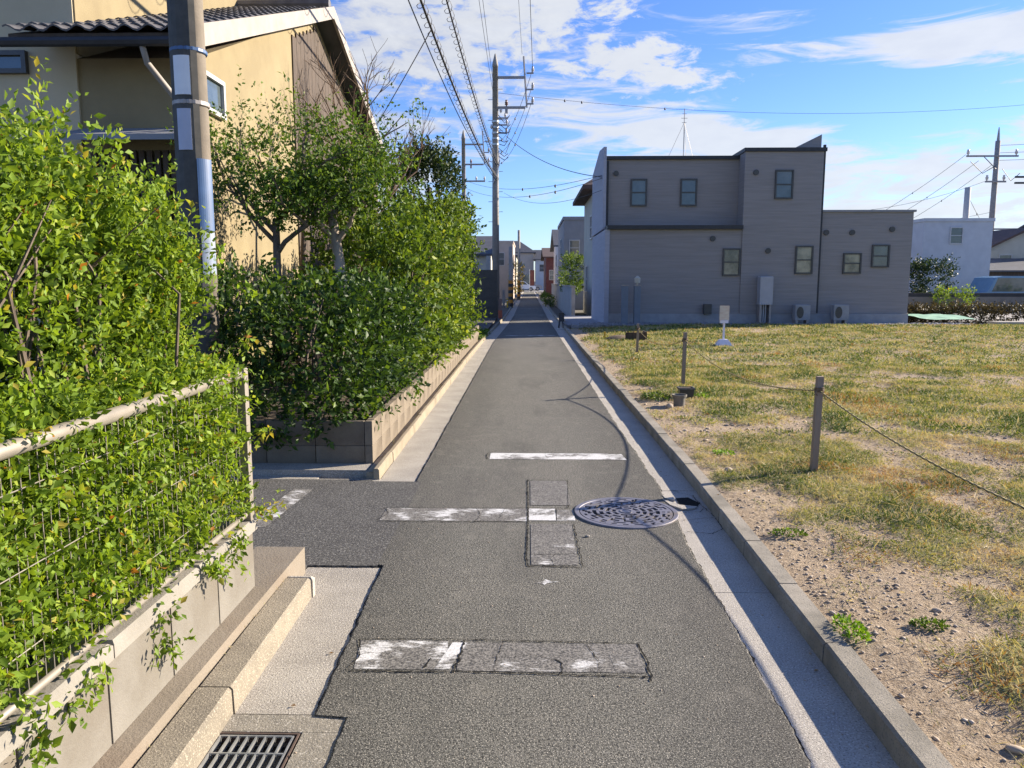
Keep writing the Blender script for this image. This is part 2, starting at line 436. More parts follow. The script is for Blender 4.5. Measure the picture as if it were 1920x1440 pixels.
class MB:
    def __init__(s):
        s.v = []
        s.f = []

    def poly(s, pts, flip=False):
        i = len(s.v)
        s.v += [tuple(p) for p in pts]
        ids = list(range(i, i+len(pts)))
        s.f.append(ids[::-1] if flip else ids)
        return s

    def box(s, x0, x1, y0, y1, z0, z1):
        i = len(s.v)
        s.v += [(x0, y0, z0), (x1, y0, z0), (x1, y1, z0), (x0, y1, z0), (x0, y0, z1), (x1, y0, z1), (x1, y1, z1), (x0, y1, z1)]
        for q in ((3, 2, 1, 0), (4, 5, 6, 7), (0, 1, 5, 4), (1, 2, 6, 5), (2, 3, 7, 6), (3, 0, 4, 7)):
            s.f.append([i+k for k in q])
        return s

    def bbox(s, x0, x1, y0, y1, z0, z1, b=0.006):
        """box with chamfered top edges"""
        i = len(s.v)
        s.v += [(x0, y0, z0), (x1, y0, z0), (x1, y1, z0), (x0, y1, z0),
                (x0, y0, z1-b), (x1, y0, z1-b), (x1, y1, z1-b), (x0, y1, z1-b),
                (x0+b, y0+b, z1), (x1-b, y0+b, z1), (x1-b, y1-b, z1), (x0+b, y1-b, z1)]
        for q in ((3, 2, 1, 0), (8, 9, 10, 11), (0, 1, 5, 4), (1, 2, 6, 5), (2, 3, 7, 6), (3, 0, 4, 7),
                  (4, 5, 9, 8), (5, 6, 10, 9), (6, 7, 11, 10), (7, 4, 8, 11)):
            s.f.append([i+k for k in q])
        return s

    def prism(s, pts, axis, a, b):
        """extrude a 2-D outline along an axis ('x','y','z')"""
        def mk(p, t):
            return {'x': (t, p[0], p[1]), 'y': (p[0], t, p[1]), 'z': (p[0], p[1], t)}[axis]
        i = len(s.v)
        n = len(pts)
        s.v += [mk(p, a) for p in pts]+[mk(p, b) for p in pts]
        s.f.append([i+k for k in range(n)][::-1])
        s.f.append([i+n+k for k in range(n)])
        for k in range(n):
            q = (k+1) % n
            s.f.append([i+k, i+q, i+n+q, i+n+k])
        return s

    def tube(s, pts, r, seg=6, cap=True):
        pts = [Vector(p) for p in pts]
        n = len(pts)
        rr = r if hasattr(r, '__len__') else [r]*n
        i0 = len(s.v)
        ref = Vector((0, 0, 1))
        d0 = (pts[-1]-pts[0])
        if d0.length and abs(d0.normalized().z) > 0.9:
            ref = Vector((1, 0, 0))
        for k, p in enumerate(pts):
            d = (pts[min(k+1, n-1)]-pts[max(k-1, 0)])
            d = d.normalized() if d.length > 1e-9 else Vector((0, 0, 1))
            u = d.cross(ref)
            u = u.normalized() if u.length > 1e-6 else Vector((1, 0, 0))
            v = d.cross(u)
            for j in range(seg):
                a = 2*math.pi*j/seg
                s.v.append(tuple(p+(u*math.cos(a)+v*math.sin(a))*rr[k]))
        for k in range(n-1):
            for j in range(seg):
                q = (j+1) % seg
                s.f.append([i0+k*seg+j, i0+k*seg+q, i0+(k+1)*seg+q, i0+(k+1)*seg+j])
        if cap:
            s.f.append([i0+j for j in range(seg)][::-1])
            s.f.append([i0+(n-1)*seg+j for j in range(seg)])
        return s

    def lathe(s, prof, cx=0, cy=0, seg=16):
        i0 = len(s.v)
        for r, z in prof:
            for j in range(seg):
                a = 2*math.pi*j/seg
                s.v.append((cx+r*math.cos(a), cy+r*math.sin(a), z))
        for k in range(len(prof)-1):
            for j in range(seg):
                q = (j+1) % seg
                s.f.append([i0+k*seg+j, i0+k*seg+q, i0+(k+1)*seg+q, i0+(k+1)*seg+j])
        s.f.append([i0+j for j in range(seg)][::-1])
        s.f.append([i0+(len(prof)-1)*seg+j for j in range(seg)])
        return s

    def build(s, name, material, parent=None, loc=None, smooth=False):
        """vertices are in world coordinates; the object sits at loc (or at its parent's origin)"""
        o0 = Vector(ORG.get(parent.name, (0, 0, 0))) if parent else Vector(loc or (0, 0, 0))
        me = bpy.data.meshes.new(name)
        me.from_pydata([(a-o0.x, b-o0.y, c-o0.z) for a, b, c in s.v], [], s.f)
        if smooth:
            me.polygons.foreach_set('use_smooth', [True]*len(me.polygons))
        me.materials.append(material)
        me.update()
        o = bpy.data.objects.new(name, me)
        COL.objects.link(o)
        if parent:
            o.parent = parent
        else:
            o.location = o0
        ORG[o.name] = tuple(o0)
        return o


def tag(o, label=None, cat=None, group=None, kind=None):
    if label:
        o['label'] = label
    if cat:
        o['category'] = cat
    if group:
        o['group'] = group
    if kind:
        o['kind'] = kind
    return o


def thing(name, loc, label=None, cat=None, group=None, kind=None):
    o = bpy.data.objects.new(name, None)
    o.empty_display_size = 0.1
    COL.objects.link(o)
    o.location = loc
    ORG[o.name] = tuple(loc)
    return tag(o, label, cat, group, kind)


def inst(name, mesh, loc, parent, rot=(0, 0, 0), scl=(1, 1, 1)):
    """a piece sharing mesh data, placed at a world position under a parent"""
    o = bpy.data.objects.new(name, mesh)
    COL.objects.link(o)
    p0 = Vector(ORG.get(parent.name, (0, 0, 0)))
    o.parent = parent
    o.location = Vector(loc)-p0
    o.rotation_euler = rot
    o.scale = scl
    ORG[o.name] = tuple(loc)
    return o


def mesh_of(mb, name, material, smooth=False):
    me = bpy.data.meshes.new(name)
    me.from_pydata(mb.v, [], mb.f)
    me.materials.append(material)
    if smooth:
        me.polygons.foreach_set('use_smooth', [True]*len(me.polygons))
    return me


def np_mesh(name, V, F, material, parent=None, loc=(0, 0, 0), attr=None, smooth=False):
    """fast mesh from numpy arrays; F is (n,k); attr = (name, domain, values)"""
    o0 = np.array(ORG.get(parent.name, (0, 0, 0)) if parent else loc)
    V = (V-o0).astype(np.float32)
    n, k = F.shape
    me = bpy.data.meshes.new(name)
    me.vertices.add(len(V))
    me.vertices.foreach_set('co', V.ravel())
    me.loops.add(n*k)
    me.loops.foreach_set('vertex_index', F.ravel().astype(np.int32))
    me.polygons.add(n)
    me.polygons.foreach_set('loop_start', np.arange(0, n*k, k, dtype=np.int32))
    try:
        me.polygons.foreach_set('loop_total', np.full(n, k, dtype=np.int32))
    except Exception:
        pass
    me.update(calc_edges=True)
    if smooth:
        me.polygons.foreach_set('use_smooth', [True]*n)
    if attr:
        a = me.attributes.new(attr[0], 'FLOAT', attr[1])
        a.data.foreach_set('value', np.asarray(attr[2], dtype=np.float32))
    me.materials.append(material)
    o = bpy.data.objects.new(name, me)
    COL.objects.link(o)
    if parent:
        o.parent = parent
    else:
        o.location = loc
    ORG[o.name] = tuple(o0)
    return o


def unit(a):
    return a/np.maximum(np.linalg.norm(a, axis=1, keepdims=True), 1e-9)


def leaf_geo(C, D, L, W, rnd, up_bias=0.4, face=None):
    """folded leaves: C base points, D leaf directions, L length, W width -> V, F, per-face attribute"""
    n = len(C)
    D = unit(D)
    Rn = RNG.normal(size=(n, 3))
    Rn[:, 2] += up_bias*2
    if face is not None:
        Rn += face
    S = unit(np.cross(D, Rn))
    N = np.cross(S, D)
    L = np.asarray(L)[:, None]
    W = np.asarray(W)[:, None]
    mid = C+D*L*0.45
    V = np.stack([C, mid+S*W*0.5+N*W*0.18, C+D*L, mid-S*W*0.5+N*W*0.18], axis=1).reshape(-1, 3)
    b = np.arange(n)*4
    F = np.stack([np.stack([b, b+1, b+2], 1), np.stack([b, b+2, b+3], 1)], axis=1).reshape(-1, 3)
    return V, F, np.repeat(rnd, 2)


def sprigs(C, D, k, slen, lsize, jitter=0.5, tip=0.35, base=0.0):
    """k leaves along each sprig"""
    n = len(C)
    D = unit(D)
    sr = RNG.random(n)
    slen = slen*(0.6+0.8*RNG.random(n))
    t = (np.arange(k)+0.5)/k
    P = C[:, None, :]+D[:, None, :]*(t[None, :, None]*slen[:, None, None])
    P = P+RNG.normal(size=P.shape)*lsize*0.25
    LD = D[:, None, :]*0.7+RNG.normal(size=P.shape)*jitter*1.6
    P = P.reshape(-1, 3)
    LD = LD.reshape(-1, 3)
    m = len(P)
    r = np.clip(base+0.55*np.repeat(sr, k)+tip*np.tile(t, n)+RNG.normal(size=m)*0.10, 0, 0.97)
    r[RNG.random(m) < 0.005] = 1.0
    L = lsize*(0.45+0.85*RNG.random(m)**0.8)
    return leaf_geo(P, LD, L, L*(0.42+0.22*RNG.random(m)), r)


def sample_box_shell(n, x0, x1, y0, y1, z0, z1, depth, rad=0.25, amp=0.12, freq=1.6, seed=0):
    """points through a rounded box, thicker near its skin; the skin is lumpy; returns points and outward directions"""
    P = RNG.random((n, 3))
    lo = np.array([x0, y0, z0])
    hi = np.array([x1, y1, z1])
    c = (lo+hi)/2
    h = (hi-lo)/2
    Q = (P*2-1)
    # push onto a superellipsoid skin
    nrm = (np.abs(Q)**5).sum(1)**(1/5)
    Q = Q/nrm[:, None]
    out = unit(Q**3/h)
    S = c+Q*h
    nz = np.array([noise.noise(Vector(((p[0]+seed)*freq, p[1]*freq, p[2]*freq))) +
                   0.5*noise.noise(Vector(((p[0]+seed)*freq*3, p[1]*freq*3, p[2]*freq*3))) for p in S])
    S = S+out*(nz*amp)[:, None]-out*(RNG.random(n)**1.6*depth)[:, None]
    return S, out


def foliage(name, material, parent, parts):
    Vs, Fs, As = [], [], []
    off = 0
    for V, F, A in parts:
        Vs.append(V)
        Fs.append(F+off)
        As.append(A)
        off += len(V)
    return np_mesh(name, np.vstack(Vs), np.vstack(Fs), material, parent, attr=('rnd', 'FACE', np.concatenate(As)))


def catenary(a, b, sag, n=24):
    a = Vector(a)
    b = Vector(b)
    return [a.lerp(b, i/n)-Vector((0, 0, sag*4*(i/n)*(1-i/n))) for i in range(n+1)]


# ------------------------------------------------------------------ the ground
tag(MB().poly([(-1500, -30, -0.06), (1500, -30, -0.06), (1500, 2500, -0.06), (-1500, 2500, -0.06)]).build('ground', BASEG), kind='structure')


def edge_noise(y, amp, seed, fr=(3.0, 14.0, 45.0)):
    return amp*(0.6*noise.noise(Vector((seed, y*fr[0], 0)))+0.35*noise.noise(Vector((seed, y*fr[1], 3)))+0.35*noise.noise(Vector((seed, y*fr[2], 7))))


def interp(tab, y):
    for (a, b), (c, d) in zip(tab, tab[1:]):
        if y <= c:
            return b+(d-b)*max(0, (y-a))/(c-a)
    return tab[-1][1]


R_EDGE = [(-2, 0.86), (2.2, 0.885), (4.1, 0.915), (5.5, 0.96), (8, 0.93), (12, 0.915), (30, 0.80), (120, 0.80)]
L_EDGE = [(-2, -0.62), (2.46, -0.735), (3.82, -0.766), (5.6, -0.838), (19, -0.851), (31, -0.62), (120, -0.55)]
K_R = [(-2, 1.12), (2.2, 1.155), (5.6, 1.212), (8, 1.205), (14, 1.165), (30, 1.10), (120, 1.08)]     # kerb face
K_L = [(-2, -0.99), (3.5, -1.03), (5.7, -1.125), (19, -1.13), (31, -0.93), (120, -0.85)]

# the road: an asphalt carpet, its ragged edges laid over the concrete gutters; it runs on to the left as a short side lane
ys = list(np.concatenate([np.arange(1.0, 8, 0.012), np.arange(8, 20, 0.05), np.arange(20, 115, 1.0)]))
L_SIDE0, L_SIDE1 = 3.90, 5.60
mb = MB()
TOPZ = 0.010
prev = None
xs_n = 5
rows = []
for y in ys:
    xr = interp(R_EDGE, y)+edge_noise(y, 0.018, 1.3)
    if y < 2.47:
        xl = -0.625+edge_noise(y, 0.014, 8.8)
    elif L_SIDE0 < y < L_SIDE1:
        xl = -0.80
    else:
        xl = interp(L_EDGE, y)+edge_noise(y, 0.014, 5.1)
    rows.append((y, xl, xr))
for y, xl, xr in rows:
    mb.v += [(xl-0.003, y, -0.02), (xl, y, TOPZ-0.004), (xl+0.006, y, TOPZ), (xr-0.006, y, TOPZ), (xr, y, TOPZ-0.004), (xr+0.003, y, -0.02)]
for i in range(len(rows)-1):
    a = i*6
    for k in range(5):
        mb.f.append([a+k, a+k+1, a+k+7, a+k+6])
road = tag(mb.build('road', ASPH), kind='structure')
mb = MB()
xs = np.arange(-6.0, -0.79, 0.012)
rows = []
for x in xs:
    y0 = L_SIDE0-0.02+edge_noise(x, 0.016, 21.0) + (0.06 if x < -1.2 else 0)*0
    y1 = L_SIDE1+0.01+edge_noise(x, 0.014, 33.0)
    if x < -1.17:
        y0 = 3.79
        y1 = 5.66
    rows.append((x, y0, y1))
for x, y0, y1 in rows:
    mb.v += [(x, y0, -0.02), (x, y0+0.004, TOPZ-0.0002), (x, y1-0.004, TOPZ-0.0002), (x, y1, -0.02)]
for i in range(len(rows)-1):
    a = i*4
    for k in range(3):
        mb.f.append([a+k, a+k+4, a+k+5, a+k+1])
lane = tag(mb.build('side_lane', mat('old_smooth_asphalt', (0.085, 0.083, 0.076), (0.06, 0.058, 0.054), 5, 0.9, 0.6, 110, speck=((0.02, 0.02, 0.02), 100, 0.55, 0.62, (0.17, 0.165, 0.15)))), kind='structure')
# parking place in front of the far dark wall, left
tag(MB().box(-7, -1.25, 19.6, 31.2, -0.05, 0.035).build('parking_area', ASPH), kind='structure')
# far crossing street
tag(MB().box(-40, 40, 112, 122, -0.05, 0.02).build('cross_street', LWALL), kind='structure')

# gutters: cast concrete slabs end to end
gut = thing('gutter', (0.0, 0, 0), kind='structure')


def gutter(edge, kerb, y0, y1, step, side, material, name='gutter_slab', inset=0.05):
    y = y0
    n = 0
    while y < y1-0.05:
        st = step if y < 20 else step*8
        e = min(y+st, y1)
        a, b = y+0.003, e-0.003
        m = MB()
        if side > 0:
            m.prism([(interp(edge, a)-inset, a), (interp(kerb, a)+0.002, a), (interp(kerb, b)+0.002, b), (interp(edge, b)-inset, b)], 'z', -0.05, 0.0)
        else:
            m.prism([(interp(kerb, a)-0.002, a), (interp(edge, a)+inset, a), (interp(edge, b)+inset, b), (interp(kerb, b)-0.002, b)], 'z', -0.05, 0.0)
        m.build(name, material, gut)
        y = e
        n += 1


gutter(R_EDGE, K_R, -1.9, 5.42, 1.83, 1, CONC_R)
gutter(R_EDGE, K_R, 5.42, 110, 2.0, 1, CONC_R)
gutter([(a, b) for a, b in L_EDGE], K_L, 2.49, 3.88, 1.39, -1, CONC)
gutter(L_EDGE, K_L, 5.56, 110, 2.2, -1, CONC)
# apron past the kerb end and the concrete edging that crosses the side lane
MB().box(-1.60, -1.12, 5.53, 5.70, -0.05, 0.002).build('gutter_slab', CONC, gut)
MB().box(-6, -1.605, 5.62, 5.78, -0.05, 0.003).build('gutter_slab', CONC, gut)
MB().box(-1.16, -1.035, 3.50, 3.875, -0.05, 0.001).build('gutter_slab', CONC, gut)

# concrete round the drain at the bottom left
dx0, dx1, dy0, dy1 = -1.035, -0.757, 1.95, 2.375
m = MB()
m.box(-1.035, -0.625, 2.382, 2.484, -0.05, 0.003)
m.box(-0.750, -0.600, 1.0, 2.380, -0.05, 0.003)
m.build('drain_surround', mat('old_drain_concrete', (0.27, 0.245, 0.195), (0.18, 0.165, 0.135), 9, 0.95, 0.6, 120, speck=((0.45, 0.42, 0.36), 140, 0.58, 0.66)), gut)

# black open joint between asphalt and gutter concrete, in broken lengths
for (tab, a_, b_, off_, sd_) in ((R_EDGE, 2.0, 9.0, 0.004, 1.3), (L_EDGE, 2.5, 3.86, -0.004, 5.1), (L_EDGE, 5.62, 12.0, -0.004, 5.1)):
    jm = MB()
    yy = a_
    while yy < b_:
        ln_ = random.uniform(0.10, 0.45)
        k_ = max(3, int(ln_/0.012))
        i_ = len(jm.v)
        amp_ = 0.018 if tab is R_EDGE else 0.014
        for q in range(k_+1):
            y_ = yy+ln_*q/k_
            w_ = (0.0015+0.0065*random.random()*abs(noise.noise(Vector((y_*6, sd_, 4))))*2.2)*(0 if q in (0, k_) else 1)
            x_ = interp(tab, y_)+edge_noise(y_, amp_, sd_)
            s_ = 1 if off_ > 0 else -1
            jm.v += [(x_+s_*0.0035, y_, 0.0022), (x_+s_*(0.0045+w_), y_, 0.0022)]
        for q in range(k_):
            b0 = i_+2*q
            jm.f.append([b0, b0+1, b0+3, b0+2] if s_ > 0 else [b0, b0+2, b0+3, b0+1])
        yy += ln_+random.uniform(0.0, 0.10)
    jm.build('open_joint', CRACK, gut)['kind'] = 'stuff'

# kerbs
kerb = thing('kerb', (0, 0, 0), kind='structure')


def kerb_run(tab, y0, y1, step, width, side, h, name, material, near):
    y = y0
    i = 0
    while y < y1-0.02:
        st = step if y < near else step*10
        e = min(y+st, y1)
        g = 0.003
        a, b = y+g, e-g
        dz = random.uniform(-0.003, 0.003)
        dx = random.uniform(-0.004, 0.004)
        xa, xb = interp(tab, a)+dx, interp(tab, b)+dx
        m = MB()
        ch = 0.010
        # face, chamfer, top, back
        sa = side
        prof_a = [(xa, -0.06), (xa+sa*0.004, h-ch+dz), (xa+sa*(0.004+ch), h+dz), (xa+sa*(width-0.003), h+dz), (xa+sa*width, h-0.004+dz), (xa+sa*width, -0.06)]
        prof_b = [(px-xa+xb, pz) for px, pz in prof_a]
        n = len(prof_a)
        m.v = [(px, a, pz) for px, pz in prof_a]+[(px, b, pz) for px, pz in prof_b]
        for k in range(n):
            q = (k+1) % n
            m.f.append([k, q, n+q, n+k] if sa < 0 else [k, n+k, n+q, q])
        m.f.append(list(range(n))[::-1] if sa < 0 else list(range(n)))
        m.f.append([n+k for k in range(n)] if sa < 0 else [n+k for k in range(n)][::-1])
        m.build(name, material, kerb)
        y = e
        i += 1


kerb_run(K_R, 1.1, 108, 0.60, 0.098, 1, 0.086, 'kerb_block', KERB, 17)
kerb_run(K_L, 1.29, 3.49, 0.60, 0.122, -1, 0.100, 'kerb_block', KERB_L, 17)
kerb_run(K_L, 5.68, 31, 0.60, 0.045, -1, 0.085, 'kerb_block', mat('kerb_cream', (0.29, 0.245, 0.17), (0.23, 0.19, 0.13), 5, 0.9, 0.4, 120), 15)
kerb_run(K_L, 31, 100, 0.60, 0.08, -1, 0.06, 'kerb_block', KERB, 15)
# mortar cap at the near kerb's end
MB().bbox(-1.158, -1.024, 3.491, 3.530, -0.05, 0.096, 0.012).build('mortar_cap', CONC, kerb)

# verge strip of soil between the far left kerb and the planter wall
tag(MB().box(-1.235, -1.172, 5.72, 19.6, -0.05, 0.05).build('verge', mat('verge_soil', (0.42, 0.35, 0.25), (0.30, 0.24, 0.16), 9, 0.95, 0.8, 60)), kind='structure')

# ------------------------------------------------------------------ road markings
def wobble_sheet(x0, x1, y0, y1, z, name, material, skew=0.0, parent=None, amp=0.004, n=26):
    """thin paint layer with ragged edges"""
    top, bot = [], []
    sd_ = random.random()*50
    for i in range(n+1):
        x = x0+(x1-x0)*i/n
        bot.append((x+skew*0, y0+edge_noise(x, amp*2, sd_)))
    for i in range(n+1):
        x = x0+(x1-x0)*i/n
        top.append((x+skew, y1+edge_noise(x, amp*2, sd_+9)))
    m = MB()
    k = len(bot)
    m.v = [(x, y, z) for x, y in bot]+[(x, y, z) for x, y in top]
    for i in range(k-1):
        m.f.append([i, i+1, k+i+1, k+i])
    return m


def crack(pts, w, z, seed):
    """a jagged crack as a narrow dark strip just above the asphalt"""
    m = MB()
    P = []
    for (a, b) in zip(pts, pts[1:]):
        L = math.dist(a, b)
        n = max(2, int(L/0.012))
        for i in range(n):
            t = i/n
            P.append((a[0]+(b[0]-a[0])*t, a[1]+(b[1]-a[1])*t))
    P.append(pts[-1])
    Lr, Rr = [], []
    w *= 0.78
    for i, p in enumerate(P):
        q = P[min(i+1, len(P)-1)]
        r = P[max(i-1, 0)]
        d = Vector((q[0]-r[0], q[1]-r[1]))
        d.normalize()
        nx, ny = -d.y, d.x
        o = 0.009*noise.noise(Vector((i*0.35, seed, 0)))+0.003*(random.random()-0.5)
        ww = w*(0.15+1.3*abs(noise.noise(Vector((i*0.5, seed+5, 0)))) + 0.7*random.random()**2)
        Lr.append((p[0]+nx*(o+ww), p[1]+ny*(o+ww), z))
        Rr.append((p[0]+nx*(o-ww), p[1]+ny*(o-ww), z))
    k = len(P)
    m.v = Lr+Rr
    for i in range(k-1):
        m.f.append([i, k+i, k+i+1, i+1])
    return m


Z1, Z2, Z3 = 0.0116, 0.0134, 0.0125


def marking(name, label, sheets, cracks, loc):
    t = thing(name, loc, label, 'road marking')
    for si, (x0, x1, y0, y1, mt, sk) in enumerate(sheets):
        wobble_sheet(x0, x1, y0, y1, Z1+0.0003*si, 'paint', mt, sk).build('paint', mt, t)
    for i, (pts, w_) in enumerate(cracks):
        crack(pts, w_, Z2+0.0004, i*3.7+loc[1]).build('crack', CRACK, t)
    return t


marking('road_marking', 'short white bar across the lane with rounded ends, least worn and farthest of the near bars',
        [(-0.322, 0.70, 6.345, 6.575, PAINT_F, 0.0), (0.703, 0.832, 6.335, 6.55, PAINT_F, -0.02)],
        [([(-0.335, 6.575), (-0.352, 6.50), (-0.345, 6.34)], 0.006), ([(-0.34, 6.338), (0.82, 6.325)], 0.0035), ([(-0.33, 6.585), (0.82, 6.56)], 0.003),
         ([(-0.10, 6.57), (-0.15, 6.45), (-0.09, 6.36)], 0.0025), ([(0.15, 6.575), (0.17, 6.34)], 0.002), ([(0.84, 6.55), (0.845, 6.33)], 0.003)], (0.25, 6.45, 0.0))
marking('road_marking', 'faded white cross marking with cracked rectangular outline left of the manhole cover',
        [(-0.93, -0.004, 4.655, 4.915, PAINT_M, 0.0), (0.008, 0.180, 4.675, 4.925, PAINT_F, 0.0), (0.185, 0.30, 4.675, 4.90, PAINT_M, 0.0),
         (0.02, 0.27, 3.91, 4.60, PAINT_W, 0.0), (0.02, 0.29, 5.0, 5.63, PAINT_W, 0.0)],
        [([(-0.945, 4.635), (-0.5, 4.63), (0.0, 4.64)], 0.0055), ([(-0.94, 4.93), (0.0, 4.935), (0.3, 4.94)], 0.003), ([(-0.955, 4.64), (-0.90, 4.80), (-0.935, 4.92)], 0.003),
         ([(0.0, 5.66), (0.003, 4.9), (0.0, 4.3), (-0.006, 4.05), (0.004, 3.885)], 0.0075), ([(0.0, 3.885), (0.288, 3.878)], 0.006), ([(0.29, 3.88), (0.285, 4.6)], 0.0045),
         ([(0.27, 4.95), (0.30, 5.65)], 0.004), ([(0.0, 5.655), (0.30, 5.65)], 0.003), ([(0.0, 4.06), (0.28, 4.075)], 0.0028), ([(0.14, 3.90), (0.125, 4.0), (0.15, 4.06)], 0.003),
         ([(0.0, 4.44), (0.285, 4.46)], 0.002), ([(0.0, 4.655), (0.19, 4.66)], 0.004), ([(-0.33, 4.64), (-0.30, 4.78), (-0.34, 4.92)], 0.0028), ([(-0.19, 4.64), (-0.15, 4.92)], 0.002),
         ([(-0.55, 4.64), (-0.53, 4.70)], 0.002), ([(0.0, 5.33), (0.30, 5.34)], 0.0018), ([(0.185, 4.68), (0.19, 4.93)], 0.003)], (0.0, 4.78, 0.0))
marking('road_marking', 'wide worn white bar nearest to the viewer with cracked edges',
        [(-0.672, -0.31, 2.795, 3.03, PAINT_M, -0.02), (-0.272, 0.455, 2.785, 3.02, PAINT_W, 0.0), (-0.36, -0.30, 2.80, 3.02, PAINT_F, 0.05), (0.34, 0.456, 2.79, 2.93, PAINT_M, -0.01)],
        [([(-0.70, 2.775), (-0.30, 2.775), (-0.27, 2.782), (0.1, 2.765), (0.47, 2.752)], 0.006), ([(-0.70, 3.045), (-0.2, 3.045), (0.15, 3.035), (0.46, 3.02)], 0.004),
         ([(-0.70, 2.78), (-0.67, 2.90), (-0.705, 3.04)], 0.0035), ([(-0.285, 2.775), (-0.272, 2.85), (-0.262, 3.04)], 0.011), ([(0.47, 2.72), (0.474, 2.90), (0.455, 3.02)], 0.006),
         ([(0.13, 2.765), (0.135, 2.85), (0.11, 2.88)], 0.005), ([(-0.12, 2.775), (-0.13, 2.82), (-0.10, 3.03)], 0.0022), ([(0.11, 2.88), (0.02, 2.92), (-0.05, 2.90)], 0.002),
         ([(0.27, 2.77), (0.28, 2.88), (0.25, 3.02)], 0.0022), ([(-0.40, 2.80), (-0.38, 2.88)], 0.006)], (-0.1, 2.9, 0.0))
m = MB()
m.poly([(-1.74, 4.52, Z1), (-1.60, 4.50, Z1), (-1.55, 5.36, Z1), (-1.69, 5.38, Z1)])
tag(m.build('road_marking', PAINT_M, loc=(0, 0, 0)), 'white painted line slanting across the shaded side lane', 'road marking')
m = MB()
random.seed(3)
pts = [(0.035, 3.66), (0.075, 3.655), (0.085, 3.64), (0.10, 3.665), (0.16, 3.68), (0.12, 3.685), (0.09, 3.715), (0.075, 3.68)]
m.poly([(a, b, Z1) for a, b in pts])
tag(m.build('paint_splash', PAINT_F), 'small splash of white paint on the asphalt below the cross marking', 'paint')
for y in (21.0, 34.0, 42.0):
    tag(wobble_sheet(-0.6, 0.75, y, y+0.25, 0.0145, 'road_marking', PAINT_M).build('road_marking', PAINT_M), {21.0: 'faint white bar lying in shade on the road at the far end of the hedge', 34.0: 'pale bar across the shaded road beside the far parking place', 42.0: 'white bar farthest along the shaded road'}[y], 'road marking')
random.seed(7)

# ------------------------------------------------------------------ manhole cover
mh = thing('manhole_cover', (0.638, 4.848, 0.01), 'round grey cast iron manhole cover with slotted tread in the lane', 'manhole cover')
cx, cy = 0.638, 4.848
m = MB()
prof = [(0.335, 0.004), (0.335, 0.017), (0.331, 0.020), (0.306, 0.020), (0.303, 0.017), (0.303, 0.008)]
sg = 72
i0 = 0
for r, z in prof:
    for j in range(sg):
        a = 2*math.pi*j/sg
        m.v.append((cx+r*math.cos(a), cy+r*math.sin(a), z))
for k in range(len(prof)-1):
    for j in range(sg):
        q = (j+1) % sg
        m.f.append([k*sg+j, k*sg+q, (k+1)*sg+q, (k+1)*sg+j])
m.build('frame_ring', IRON, mh)
MB().lathe([(0.304, 0.004), (0.304, 0.011)], cx, cy, 64).build('recess', IRON_D, mh)
# plate with slots left open in it: polar grid
rr = [0.0, 0.05, 0.066, 0.092, 0.108, 0.134, 0.150, 0.176, 0.192, 0.218, 0.232, 0.252, 0.266, 0.282, 0.298]
NS = 96
rnd_ = random.Random(5)
openc = set()
for ri in range(2, len(rr)-2, 2):
    per = [6, 6, 8, 12, 8, 12, 4][min((ri-2)//2, 6)]
    ln = {0: 10, 1: 8, 2: 6, 3: 6, 4: 4, 5: 2}.get((ri-2)//2, 3)
    j = rnd_.randrange(6)
    while j < NS:
        L_ = max(2, ln+rnd_.choice([-1, 0, 1]))
        for q in range(L_):
            if j+q < NS:
                openc.add((ri, j+q))
        # an L-shaped spur now and then
        if rnd_.random() < 0.35:
            openc.add((ri+1, j % NS))
        j += L_+rnd_.choice([1, 2, 2, 3])
for _ in range(40):
    openc.add((rnd_.randrange(3, 12), rnd_.randrange(NS)))
m = MB()
zt, zb = 0.0195, 0.0105


def pp(r, j, z):
    a = 2*math.pi*(j % NS)/NS
    return (cx+r*math.cos(a), cy+r*math.sin(a), z)


for ri in range(len(rr)-1):
    for j in range(NS):
        if (ri, j) in openc:
            continue
        m.poly([pp(rr[ri], j, zt), pp(rr[ri+1], j, zt), pp(rr[ri+1], j+1, zt), pp(rr[ri], j+1, zt)])
        for (nb, e0, e1) in (((ri+1, j), (rr[ri+1], j), (rr[ri+1], j+1)), ((ri-1, j), (rr[ri], j+1), (rr[ri], j)),
                             ((ri, (j+1) % NS), (rr[ri+1], j+1), (rr[ri], j+1)), ((ri, (j-1) % NS), (rr[ri], j), (rr[ri+1], j))):
            if nb in openc or nb[0] >= len(rr)-1:
                m.poly([pp(e0[0], e0[1], zt), pp(e0[0], e0[1], zb), pp(e1[0], e1[1], zb), pp(e1[0], e1[1], zt)])
m.build('tread_plate', IRON, mh)
MB().lathe([(0.040, zt), (0.040, zt+0.004), (0.034, zt+0.004), (0.034, zt+0.001)], cx, cy, 24).build('centre_boss', IRON, mh)

